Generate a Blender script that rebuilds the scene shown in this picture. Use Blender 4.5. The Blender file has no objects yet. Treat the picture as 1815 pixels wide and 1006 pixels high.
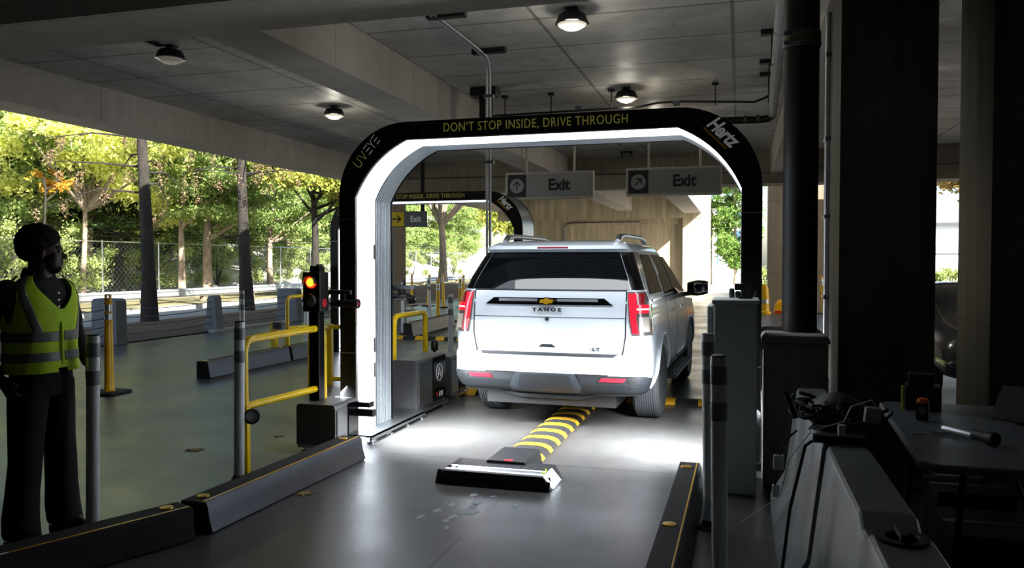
import bpy, bmesh, math, random
import numpy as np
from mathutils import Vector, Matrix
R = math.radians
SC = bpy.context.scene
COL = SC.collection
# ---------------------------------------------------------------- camera
cam_data = bpy.data.cameras.new('camera'); cam = bpy.data.objects.new('camera', cam_data); COL.objects.link(cam)
cam_data.sensor_width = 36; cam_data.lens = 36*1406/1815; cam_data.clip_end = 600; cam_data.clip_start = 0.05
cam.location = (0, 0, 1.65)
cam.rotation_euler = (R(90-1.548), 0, R(16))
SC.camera = cam
# ---------------------------------------------------------------- world, sun, exposure
SC.view_settings.view_transform = 'Standard'; SC.view_settings.look = 'None'
SC.view_settings.gamma = 1; SC.view_settings.use_curve_mapping = False
SC.view_settings.exposure = 0.25
SC.cycles.use_denoising = True
SC.cycles.max_bounces = 8; SC.cycles.diffuse_bounces = 4; SC.cycles.glossy_bounces = 4
SC.cycles.transparent_max_bounces = 8
SC.cycles.sample_clamp_indirect = 6
W = bpy.data.worlds.new('sky_world'); SC.world = W; W.use_nodes = True
wn = W.node_tree.nodes; wl = W.node_tree.links
wbg = wn['Background']; sky = wn.new('ShaderNodeTexSky'); sky.sky_type = 'NISHITA'
sky.sun_disc = False; sky.sun_elevation = R(36); sky.sun_rotation = R(120); sky.air_density = 1.0; sky.dust_density = 2.0
wl.new(sky.outputs[0], wbg.inputs[0]); wbg.inputs[1].default_value = 0.30
SUN_DIR = Vector((-.72, .42, -.62)).normalized()
sd = bpy.data.lights.new('sun', 'SUN'); sd.energy = 21; sd.angle = R(.6); sd.color = (1, .95, .86)
so = bpy.data.objects.new('sun', sd); COL.objects.link(so); so.rotation_euler = SUN_DIR.to_track_quat('-Z', 'Y').to_euler(); so.location = (20, -10, 30)
# ---------------------------------------------------------------- helpers
def srgb(h):
    if isinstance(h, str):
        h = [int(h[i:i+2], 16)/255 for i in (0, 2, 4)]
    return tuple(((c/12.92) if c <= .04045 else ((c+.055)/1.055)**2.4) for c in h) + (1,)
def mat(name, col, rough=.6, metal=0, emit=0, ecol=None, noise=0, nscale=6, bump=0, bscale=40, coat=0, trans=0, spec=None, stretch=None):
    m = bpy.data.materials.new(name); m.use_nodes = True
    nt = m.node_tree; b = nt.nodes['Principled BSDF']
    c = srgb(col) if isinstance(col, str) else tuple(col)+(1,)
    b.inputs['Base Color'].default_value = c; b.inputs['Roughness'].default_value = rough; b.inputs['Metallic'].default_value = metal
    if spec is not None: b.inputs['Specular IOR Level'].default_value = spec
    if coat: b.inputs['Coat Weight'].default_value = coat; b.inputs['Coat Roughness'].default_value = .05
    if emit:
        b.inputs['Emission Color'].default_value = srgb(ecol or col); b.inputs['Emission Strength'].default_value = emit
    tc = nt.nodes.new('ShaderNodeTexCoord')
    if noise:
        n = nt.nodes.new('ShaderNodeTexNoise'); n.inputs['Scale'].default_value = nscale; n.inputs['Detail'].default_value = 6
        src = tc.outputs['Object']
        if stretch:
            mp = nt.nodes.new('ShaderNodeMapping'); mp.inputs['Scale'].default_value = stretch; nt.links.new(src, mp.inputs[0]); src = mp.outputs[0]
        nt.links.new(src, n.inputs['Vector'])
        mr = nt.nodes.new('ShaderNodeMapRange'); mr.inputs['From Min'].default_value = .3; mr.inputs['From Max'].default_value = .7
        mr.inputs['To Min'].default_value = 1-noise; mr.inputs['To Max'].default_value = 1+noise
        nt.links.new(n.outputs['Fac'], mr.inputs['Value'])
        mx = nt.nodes.new('ShaderNodeVectorMath'); mx.operation = 'SCALE'; mx.inputs[0].default_value = c[:3]
        nt.links.new(mr.outputs[0], mx.inputs['Scale']); nt.links.new(mx.outputs[0], b.inputs['Base Color'])
    if bump:
        n2 = nt.nodes.new('ShaderNodeTexNoise'); n2.inputs['Scale'].default_value = bscale; n2.inputs['Detail'].default_value = 4
        nt.links.new(tc.outputs['Object'], n2.inputs['Vector'])
        bp = nt.nodes.new('ShaderNodeBump'); bp.inputs['Strength'].default_value = bump; bp.inputs['Distance'].default_value = .02
        nt.links.new(n2.outputs['Fac'], bp.inputs['Height']); nt.links.new(bp.outputs[0], b.inputs['Normal'])
    return m
def concrete(name, col, px=(0, 0), py=(0, 0), pz=(0, 0), rough=.75, var=.22, streak=0, line=.45, lw=.012, nscale=.5, spots=0, rvar=0):
    """grey concrete with formwork joints: px, py, pz = (period, offset) of the joint planes along each axis; 0 = none"""
    m = bpy.data.materials.new(name); m.use_nodes = True; nt = m.node_tree; N = nt.nodes; L = nt.links
    b = N['Principled BSDF']; b.inputs['Roughness'].default_value = rough; c = srgb(col)
    g = N.new('ShaderNodeNewGeometry'); sp = N.new('ShaderNodeSeparateXYZ'); L.new(g.outputs['Position'], sp.inputs[0])
    def noise(scale, detail=6, st=None, rgh=.6):
        n = N.new('ShaderNodeTexNoise'); n.inputs['Scale'].default_value = scale; n.inputs['Detail'].default_value = detail; n.inputs['Roughness'].default_value = rgh
        if st:
            mp = N.new('ShaderNodeMapping'); mp.inputs['Scale'].default_value = st; L.new(g.outputs['Position'], mp.inputs[0]); L.new(mp.outputs[0], n.inputs['Vector'])
        else: L.new(g.outputs['Position'], n.inputs['Vector'])
        return n.outputs['Fac']
    def rng(src, a, b_, lo, hi):
        mr = N.new('ShaderNodeMapRange'); mr.inputs['From Min'].default_value = a; mr.inputs['From Max'].default_value = b_
        mr.inputs['To Min'].default_value = lo; mr.inputs['To Max'].default_value = hi; L.new(src, mr.inputs['Value']); return mr.outputs[0]
    def mul(a, b_):
        k = N.new('ShaderNodeMath'); k.operation = 'MULTIPLY'; L.new(a, k.inputs[0]); L.new(b_, k.inputs[1]); return k.outputs[0]
    f = mul(rng(noise(nscale), .3, .7, 1-var, 1+var), rng(noise(nscale*9), .3, .7, 1-var*.5, 1+var*.5))
    f = mul(f, rng(noise(60, 2), .3, .7, .93, 1.07))
    if streak: f = mul(f, rng(noise(2.2, 5, (3, 3, .12)), .35, .65, 1-streak, 1+streak*.3))
    if spots: f = mul(f, rng(noise(7, 3, (1, 1, 1), .7), .64, .72, 1, 1-spots))
    for (per, off), ax in ((px, 'X'), (py, 'Y'), (pz, 'Z')):
        if not per: continue
        a = N.new('ShaderNodeMath'); a.operation = 'SUBTRACT'; L.new(sp.outputs[ax], a.inputs[0]); a.inputs[1].default_value = off
        p = N.new('ShaderNodeMath'); p.operation = 'PINGPONG'; L.new(a.outputs[0], p.inputs[0]); p.inputs[1].default_value = per/2
        f = mul(f, rng(p.outputs[0], lw*.5, lw, 1-line, 1))
    mx = N.new('ShaderNodeVectorMath'); mx.operation = 'SCALE'; mx.inputs[0].default_value = c[:3]; L.new(f, mx.inputs['Scale']); L.new(mx.outputs[0], b.inputs['Base Color'])
    if rvar: L.new(rng(noise(.9, 5), .35, .65, rough-rvar, rough+rvar), b.inputs['Roughness'])
    bp = N.new('ShaderNodeBump'); bp.inputs['Strength'].default_value = .12; bp.inputs['Distance'].default_value = .01; L.new(noise(25, 5), bp.inputs['Height']); L.new(bp.outputs[0], b.inputs['Normal'])
    return m
WROOT = set()
class MB:
    def __init__(s): s.v = []; s.f = []
    def add(s, vs, fs):
        k = len(s.v); s.v += [tuple(v) for v in vs]; s.f += [tuple(i+k for i in f) for f in fs]; return s
    def box(s, x0, x1, y0, y1, z0, z1, M=None):
        vs = [Vector((x, y, z)) for z in (z0, z1) for y in (y0, y1) for x in (x0, x1)]
        if M: vs = [M @ v for v in vs]
        return s.add(vs, [(0, 2, 3, 1), (4, 5, 7, 6), (0, 1, 5, 4), (2, 6, 7, 3), (0, 4, 6, 2), (1, 3, 7, 5)])
    def prism(s, poly, a0, a1, axis='y', M=None):
        """poly of 2D points extruded along an axis; (x,z) for y, (y,z) for x, (x,y) for z"""
        def P(p, a): return Vector({'y': (p[0], a, p[1]), 'x': (a, p[0], p[1]), 'z': (p[0], p[1], a)}[axis])
        n = len(poly); vs = [P(p, a0) for p in poly]+[P(p, a1) for p in poly]
        if M: vs = [M @ v for v in vs]
        return s.add(vs, [tuple(range(n))[::-1], tuple(range(n, 2*n))]+[(i, (i+1) % n, n+(i+1) % n, n+i) for i in range(n)])
    def tube(s, pts, r, n=10, cap=True):
        pts = [Vector(p) for p in pts]; k = len(pts); rs = r if isinstance(r, (list, tuple)) else [r]*k
        vs = []; prev = None
        for i, p in enumerate(pts):
            t = (pts[min(i+1, k-1)]-pts[max(i-1, 0)]).normalized()
            if prev is None:
                a = Vector((0, 0, 1)) if abs(t.z) < .9 else Vector((1, 0, 0)); u = t.cross(a).normalized()
            else: u = (prev-t*prev.dot(t)).normalized()
            prev = u; w = t.cross(u)
            for j in range(n):
                q = 2*math.pi*j/n; vs.append(p+(u*math.cos(q)+w*math.sin(q))*rs[i])
        fs = [(i*n+j, i*n+(j+1) % n, (i+1)*n+(j+1) % n, (i+1)*n+j) for i in range(k-1) for j in range(n)]
        if cap: fs += [tuple(range(n))[::-1], tuple(range((k-1)*n, k*n))]
        return s.add(vs, fs)
    def lathe(s, prof, c=(0, 0, 0), n=24, axis='z', M=None):
        """prof: (radius, height) pairs"""
        vs = []
        for r, h in prof:
            for j in range(n):
                q = 2*math.pi*j/n; a, b = r*math.cos(q), r*math.sin(q)
                v = Vector({'z': (a, b, h), 'y': (a, h, b), 'x': (h, a, b)}[axis])+Vector(c)
                vs.append(M @ v if M else v)
        k = len(prof)
        fs = [(i*n+j, i*n+(j+1) % n, (i+1)*n+(j+1) % n, (i+1)*n+j) for i in range(k-1) for j in range(n)]
        fs += [tuple(range(n))[::-1], tuple(range((k-1)*n, k*n))]
        return s.add(vs, fs)
    def loft(s, rings, cap=True, closed=True):
        n = len(rings[0]); k = len(rings); vs = [v for r in rings for v in r]; m = n if closed else n-1
        fs = [(i*n+j, i*n+(j+1) % n, (i+1)*n+(j+1) % n, (i+1)*n+j) for i in range(k-1) for j in range(m)]
        if cap: fs += [tuple(range(n))[::-1], tuple(range((k-1)*n, k*n))]
        return s.add(vs, fs)
    def build(s, name, m, parent=None, smooth=False, bevel=0, sub=0, seg=2, fix=True, angle=40):
        me = bpy.data.meshes.new(name); me.from_pydata(s.v, [], s.f); me.update()
        if fix:
            bm = bmesh.new(); bm.from_mesh(me); bmesh.ops.recalc_face_normals(bm, faces=bm.faces); bm.to_mesh(me); bm.free()
        o = bpy.data.objects.new(name, me); COL.objects.link(o)
        if m: me.materials.append(m)
        if parent:
            o.parent = parent
            if parent.name in WROOT: o.location = -parent.location
        if bevel:
            b = o.modifiers.new('b', 'BEVEL'); b.width = bevel; b.segments = seg; b.limit_method = 'ANGLE'; b.angle_limit = R(35)
        if sub:
            u = o.modifiers.new('s', 'SUBSURF'); u.levels = sub; u.render_levels = sub
        if smooth or sub:
            me.shade_smooth()
            if not sub: me.set_sharp_from_angle(angle=R(angle))
        return o
def tag(o, label=None, cat=None, group=None, kind=None):
    if label: o['label'] = label
    if cat: o['category'] = cat
    if group: o['group'] = group
    if kind: o['kind'] = kind
    return o
def thing(name, label, cat, loc=(0, 0, 0), rz=0, group=None, world=False):
    o = bpy.data.objects.new(name, None); COL.objects.link(o); o.location = loc; o.rotation_euler = (0, 0, rz); o.empty_display_size = .2
    if world: WROOT.add(o.name)
    return tag(o, label, cat, group)
def struct(o): o['kind'] = 'structure'; return o
def copy_tree(o, parent=None):
    c = o.copy(); COL.objects.link(c)
    if parent: c.parent = parent
    for ch in list(o.children): copy_tree(ch, c)
    return c
def dup(root, loc, label=None, rz=None, group=None, tilt=None):
    c = copy_tree(root); c.location = loc
    if rz is not None: c.rotation_euler = (0, 0, rz)
    if tilt: c.rotation_euler = tilt
    if label: c['label'] = label
    if group: c['group'] = group
    return c
def bake(o):
    """apply the modifiers of a mesh object"""
    dg = bpy.context.evaluated_depsgraph_get(); me = bpy.data.meshes.new_from_object(o.evaluated_get(dg))
    o.modifiers.clear(); o.data = me; return o
def arc(cx, cz, r, a0, a1, n):
    return [(cx+r*math.cos(R(a0+(a1-a0)*i/n)), cz+r*math.sin(R(a0+(a1-a0)*i/n))) for i in range(n+1)]
def rrect(w, h, r, n=4, cx=0, cy=0):
    p = []
    for sx, sy, a in ((1, 1, 0), (-1, 1, 90), (-1, -1, 180), (1, -1, 270)):
        p += arc(cx+sx*(w/2-r), cy+sy*(h/2-r), r, a, a+90, n)
    return p
def text_obj(name, s, size, m, parent, M, extrude=.002, shear=0, bold=0, space=1, sx=1, align='CENTER', fit=None):
    """lettering: a mesh made from a font outline, lying in the local XZ plane after M"""
    cu = bpy.data.curves.new(name, 'FONT'); cu.body = s; cu.size = size; cu.extrude = extrude; cu.shear = shear; cu.offset = bold
    cu.space_character = space; cu.align_x = align; cu.align_y = 'CENTER'; cu.resolution_u = 4
    t = bpy.data.objects.new(name, cu); COL.objects.link(t)
    dg = bpy.context.evaluated_depsgraph_get(); dg.update(); me = bpy.data.meshes.new_from_object(t.evaluated_get(dg))
    bpy.data.objects.remove(t); bpy.data.curves.remove(cu)
    if fit:
        xs = [v.co.x for v in me.vertices]; ys = [v.co.y for v in me.vertices]; w0, h0 = max(xs)-min(xs), max(ys)-min(ys)
        me.transform(Matrix.Diagonal((fit[0]/w0, fit[1]/h0, 1, 1)) @ Matrix.Translation((-(max(xs)+min(xs))/2, -(max(ys)+min(ys))/2, 0)))
    me.transform(M @ Matrix.Rotation(R(90), 4, 'X') @ Matrix.Diagonal((sx, 1, 1, 1)))
    me.materials.clear(); me.materials.append(m)
    o = bpy.data.objects.new(name, me); COL.objects.link(o); o.parent = parent
    if parent.name in WROOT: o.location = -parent.location
    return o
def T(x, y, z): return Matrix.Translation((x, y, z))
def RZ(a): return Matrix.Rotation(R(a), 4, 'Z')
def RY(a): return Matrix.Rotation(R(a), 4, 'Y')
def RX(a): return Matrix.Rotation(R(a), 4, 'X')
rnd = random.Random(7)
# ---------------------------------------------------------------- materials
M_ceil = concrete('ceiling_concrete', 'c2bfb8', px=(2.2, -.1), py=(1.22, .55), rough=.5, var=.3, line=.6, lw=.03, spots=.45, rvar=.15)
M_beam = concrete('beam_concrete', 'b8b2a9', py=(2.3, 1.4), rough=.7, var=.14, streak=.08, line=.35)
M_cross = concrete('cross_beam_concrete', '8c8473', px=(2.5, .9), rough=.75, var=.16, streak=.2, line=.3)
M_wall = concrete('wall_concrete', 'cbbd9f', px=(2.44, .3), rough=.8, var=.12, streak=.3, line=.25)
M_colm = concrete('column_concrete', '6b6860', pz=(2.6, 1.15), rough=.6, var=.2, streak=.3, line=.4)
M_coll = concrete('far_column_concrete', '8d8370', pz=(2.4, 1.3), rough=.8, var=.12, streak=.15)
M_floor = concrete('floor_concrete', '504f4e', px=(3.9, -5.5), py=(7.28, 6.27), rough=.34, var=.2, line=.6, lw=.014, nscale=.7, spots=.12, rvar=.06)
M_road = concrete('road_asphalt', '757b82', rough=.8, var=.1)
M_pave = concrete('pavement', 'b9b3a6', px=(3, 0), py=(3, 0), rough=.8, var=.1, line=.2)
M_mulch = mat('mulch', '5a4636', .95, noise=.5, nscale=14, bump=1, bscale=30)
M_dirt = mat('bank_soil', 'bab6b0', .95, noise=.4, nscale=1.2, bump=.8, bscale=6)
M_grass = mat('grass_verge', '6a6446', .9, noise=.55, nscale=1.5, bump=.8, bscale=30)
M_kerb = concrete('kerb_concrete', 'a5a39c', py=(3, 0), rough=.8, var=.12)
M_black = mat('black_coated_metal', '0c0c0e', .42, 0, bump=.05, bscale=200)
M_blackp = mat('black_plastic', '111112', .5)
M_blackg = mat('gloss_black', '050506', .12, coat=.6)
M_rubber = mat('rubber', '1b1b1c', .8, bump=.3, bscale=120)
M_steel = mat('brushed_steel', 'b9bcc0', .32, 1, noise=.08, nscale=30)
M_alu = mat('aluminium', 'c4c6c8', .4, 1)
M_galv = mat('galvanised', '6f757b', .4, .85, noise=.15, nscale=12)
M_chrome = mat('chrome', 'e8e8ea', .08, 1)
M_gold = mat('gold_paint', 'c79a1e', .3, .6)
M_goldt = mat('gold_lettering_glow', 'b5ad55', .5, emit=.12)  # faint glow put into the gold letters, which are not lit
M_white = mat('white_paint_glow', 'e6e6e6', .5, emit=.08)  # white paint lifted by a slight glow of its own
M_yel = mat('safety_yellow', 'f2b705', .35, noise=.06, nscale=8, coat=.2)
M_yelr = mat('rail_yellow', 'f0c80c', .3, noise=.12, nscale=9, coat=.3)
M_yelst = mat('yellow_rubber', 'e8ae10', .7, bump=.5, bscale=200)
M_pipe = mat('white_plastic_post', 'e6eaee', .35, coat=.2)
M_refl = mat('grey_reflective_band', '7b8187', .4)
M_refs = mat('silver_reflective_band', 'b9bcc0', .3, .5)
M_sign = mat('sign_grey', '8e8e8c', .6)
M_signd = mat('sign_charcoal', '1b1b1d', .6)
M_frame = mat('sign_frame', 'b5b0a4', .5, .3)
M_led = mat('light_panel', 'ffffff', .5, emit=6, ecol='eaf3ff')
M_ledtop = mat('light_panel_dim', 'ffffff', .5, emit=7, ecol='eaf3ff')
M_flute = mat('fluted_reflector', 'b4bcc4', .35, .2)
M_flutd = mat('fluted_groove', '0c1016', .5)
M_beige = mat('box_metal', '727274', .42, .7, noise=.06, nscale=20)
M_cab = mat('cabinet_paint', 'c0c8c6', .45, noise=.05, nscale=2)
M_red = mat('red_plastic_glow', 'c01515', .3, emit=.15)  # plain plastic with a little glow added to its red
M_trunk = mat('bark_dark', '2a2622', .95, noise=.45, nscale=9, bump=1, bscale=25, stretch=(1, 1, .3))
M_trunkl = mat('bark_pale', '8a7d6e', .9, noise=.35, nscale=7, bump=.7, bscale=20, stretch=(1, 1, .4))
M_wood = mat('board_fence', '7c7d7c', .8)
def leaf_mat(name, cols, tr=.45):
    m = bpy.data.materials.new(name); m.use_nodes = True; nt = m.node_tree; N = nt.nodes; L = nt.links
    N.remove(N['Principled BSDF']); out = N['Material Output']
    g = N.new('ShaderNodeNewGeometry'); rp = N.new('ShaderNodeValToRGB')
    el = rp.color_ramp.elements; el[0].color = srgb(cols[0]); el[1].color = srgb(cols[-1])
    for i, c in enumerate(cols[1:-1]): e = el.new((i+1)/(len(cols)-1)); e.color = srgb(c)
    L.new(g.outputs['Random Per Island'], rp.inputs[0])
    d = N.new('ShaderNodeBsdfDiffuse'); t = N.new('ShaderNodeBsdfTranslucent'); mx = N.new('ShaderNodeMixShader'); mx.inputs[0].default_value = tr
    L.new(rp.outputs[0], d.inputs[0]); L.new(rp.outputs[0], t.inputs[0]); L.new(d.outputs[0], mx.inputs[1]); L.new(t.outputs[0], mx.inputs[2]); L.new(mx.outputs[0], out.inputs[0])
    return m
L_yel = leaf_mat('leaf_yellow_green', ['b0b85c', 'e4e684', 'f2f4a4', 'ced878'], .6)
L_mid = leaf_mat('leaf_mid_green', ['68804a', '8ca25e', 'b0c07c', '789252'], .5)
L_dark = leaf_mat('leaf_dark_green', ['2e3f26', '455a36', '5a7045', '38502e'], .3)
L_mix = leaf_mat('leaf_mixed_autumn', ['8a9c4c', 'b4bc62', '98a852', 'ac944c'], .5)
L_horn = leaf_mat('leaf_columnar', ['51703a', '6a8c46', '8aa65c', '5e7c40'], .4)
L_shr = leaf_mat('leaf_shrub', ['7f9650', 'a3b46c', 'bcc688', '6f8648'], .45)
L_twig = leaf_mat('dry_needles', ['7c6a55', '9a8568', '6a5644', 'a8967a'], .3)
L_orange = leaf_mat('leaf_orange', ['b0853a', 'c89c40', 'b89036', 'a07434'], .4)

# ================================================================ THE SETTING
def slab(name, x0, x1, y0, y1, z0, z1, m):
    return struct(MB().box(x0, x1, y0, y1, z0, z1).build(name, m))
slab('floor', -12, 14, -7, 22, -.3, 0, M_floor)
slab('floor_rear', -12, 14, 22, 45, -.3, 0, M_floor)
slab('ceiling', -10.6, 14, -7, 21.2, 4.5, 4.9, M_ceil)
slab('ceiling_rear', -10.6, -1.55, 22.05, 36, 4.5, 4.9, M_ceil)
slab('beam_edge', -10.6, -9.97, 6.8, 21.2, 3.92, 4.5, M_beam)
slab('beam_edge_near', -10.6, -9.97, -7, 5.95, 3.92, 4.5, M_beam)
slab('beam_mid', -5.12, -4.5, 6.8, 21.2, 3.9, 4.5, M_beam)
slab('beam_right', .73, 1.35, 6.8, 21.2, 3.9, 4.5, M_beam)
slab('beam_far_right', 6.4, 7.0, 6.8, 21.2, 3.9, 4.5, M_beam)
slab('beam_cross_near', -10.6, 14, 5.95, 6.8, 3.9, 4.5, M_beam)
slab('beam_cross_far', -10.6, 14, 21.2, 22.05, 3.66, 4.9, M_cross)
slab('beam_edge_rear', -10.6, -9.97, 22.05, 34.6, 3.92, 4.5, M_beam)
slab('beam_mid_rear', -5.12, -4.5, 22.05, 34.6, 3.9, 4.5, M_beam)
slab('beam_right_rear', -2.3, -1.57, 22.05, 34.6, 3.75, 4.5, M_beam)
slab('beam_rear', -10.6, -1.55, 34.6, 35.4, 3.55, 4.5, M_wall)
# rear wall with a recessed panel
w = MB(); w.box(-9.4, -7.2, 34.8, 35.4, 0, 3.55); w.box(-7.2, -2.35, 34.95, 35.4, 0, 3.3); w.box(-7.2, -2.35, 34.8, 35.4, 3.3, 3.55)
struct(w.build('wall_rear', M_wall))
slab('shade_wall_behind', -10.6, 14, -7.3, -7, 0, 4.5, M_colm)  # unseen wall behind the camera, added to darken the foreground
slab('shade_wall_left', -10.6, -10.3, -7, 8.3, 0, 3.92, M_colm)  # added out of view; blocks side daylight from the near floor
slab('shade_wall_right', 13.7, 14, -7, 18, 0, 4.5, M_colm)  # put in beyond the frame to keep the right foreground dark
# columns
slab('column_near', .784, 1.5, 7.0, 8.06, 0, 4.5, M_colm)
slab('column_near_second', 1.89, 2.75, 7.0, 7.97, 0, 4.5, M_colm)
slab('column_far_right', .9, 2.68, 27.8, 28.6, 0, 4.5, M_coll)
slab('shade_slab_side', .8, 8.5, 22.05, 27.0, 4.5, 4.9, M_ceil)  # unseen slab added to keep the sun off the far right column
slab('beam_side', .9, 2.68, 27.0, 28.6, 4.5, 4.9, M_ceil)
slab('shade_parapet_left', -10.6, -10.3, -7, 36, 4.9, 7.2, M_beam)  # invented roof edge above the view; casts shade on the near trunks
slab('shade_parapet_far', -10.6, 14, 21.5, 22.0, 4.9, 7.2, M_cross)  # added unseen above the cross beam to lengthen its shadow outside
slab('column_rear_corner', -2.34, -1.56, 34.62, 35.38, 0, 3.55, M_wall)
slab('column_far_left', -10.3, -9.62, 21.25, 22.0, 0, 3.66, M_coll)
# plinth with a chamfered cap
pl = MB(); pl.box(.18, .62, 6.12, 6.9, 0, 1.06); pl.prism([(.165, 1.06), (.635, 1.06), (.635, 1.09), (.61, 1.12), (.19, 1.12), (.165, 1.09)], 6.1, 6.92)
struct(pl.build('column_plinth', concrete('plinth_concrete', '9a978f', rough=.8, var=.2, streak=.15), bevel=.01))
# outdoor ground
slab('ground_left', -60, -12, -10, 140, -.36, -.06, M_pave)
slab('ground_right', -12, 60, 45, 140, -.36, -.06, M_pave)
slab('ground_side', 14, 60, -10, 45, -.36, -.06, M_pave)
slab('road_left', -19.1, -15.8, -10, 140, -.3, -.03, M_road)
# mulch strip
mm = MB(); nx, ny = 10, 120
for j in range(ny+1):
    for i in range(nx+1):
        x = -15.9+3.85*i/nx; y = -8+58*j/ny; e = math.sin(math.pi*i/nx)
        mm.v.append((x, y, .02+.1*e+.04*rnd.random()*e))
for j in range(ny):
    for i in range(nx):
        a = j*(nx+1)+i; mm.f.append((a, a+1, a+nx+2, a+nx+1))
tag(mm.build('mulch_bed', M_mulch, smooth=True), 'brown bark mulch strip between the garage floor and the road', 'mulch', kind='stuff')
slab('kerb_mulch', -12.05, -11.9, 16, 50, 0, .06, M_kerb)
slab('kerb_road', -19.4, -19.1, -10, 140, -.3, .12, M_kerb)
slab('verge_grass', -23.5, -19.4, -10, 140, -.3, .13, M_grass)
# bank rising behind the fence
bk = MB(); nx, ny = 14, 60
for j in range(ny+1):
    for i in range(nx+1):
        t = i/nx; x = -23.4-16*t; y = -10+150*j/ny
        z = .12+max(0, (t-.28))*5.5+.5*math.sin(y*.35+i)*t+.3*rnd.random()*t
        bk.v.append((x, y, z))
for j in range(ny):
    for i in range(nx):
        a = j*(nx+1)+i; bk.f.append((a, a+nx+1, a+nx+2, a+1))
struct(bk.build('terrain_bank', M_dirt, smooth=True))
# island with a tree beyond the lanes
mi = MB().lathe([(4.4, -.02), (3.6, .14), (2.4, .36), (1.2, .52), (.01, .58)], (-14.2, 37.5, 0), 28)
tag(mi.build('mulch_mound', M_mulch, smooth=True), 'raised mound of brown mulch around the trunk beyond the yellow posts', 'mulch', kind='stuff')
slab('kerb_island', -13, -9.9, 23.2, 23.45, 0, .16, M_kerb)
# long side wall and pale block far out on the right
sw = MB()
for k in range(8): sw.box(-2.45, -2.15, 43+k*4.2, 46.9+k*4.2, -.06, 7-.15*k); sw.box(-2.5, -2.05, 46.8+k*4.2, 47.3+k*4.2, -.06, 7.2-.15*k)
struct(sw.build('wall_side_yard', M_pave))
# ================================================================ SCANNING ARCHES
def arch_path(off, n=12):
    """centre line of the portal at a distance off inside its outer outline, from left foot to right foot (x, z)"""
    hw = 1.845-off; top = 2.90-off; r = max(.66-off, .05); cx = hw-r; cz = top-r; f = min(1, off/.13)
    def cor(a):
        c = Vector((cx+r*math.cos(R(a)), cz+r*math.sin(R(a)))); t = a/90; b = Vector((cx+r, cz)).lerp(Vector((cx, cz+r)), t)+Vector((1, 1)).normalized()*r*1.414*.10*4*t*(1-t)
        c = c.lerp(b, f); return (c.x, c.y)
    p = [(-hw, 0), (-hw, .82), (-hw, 1.6)]
    p += [(-x, z) for x, z in [cor(90*i/n) for i in range(n+1)]]
    p += [(-.6, top), (0, top), (.6, top)]
    p += [cor(90-90*i/n) for i in range(n+1)]
    p += [(hw, 1.6), (hw, .82), (hw, 0)]
    return p
def sweep(mb, prof, closed=True):
    """prof: (off, y) pairs swept along the portal outline"""
    paths = [arch_path(o) for o, y in prof]; k = len(paths[0])
    rings = [[Vector((paths[j][i][0], prof[j][1], paths[j][i][1])) for j in range(len(prof))] for i in range(k)]
    return mb.loft(rings, cap=closed, closed=closed)
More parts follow.
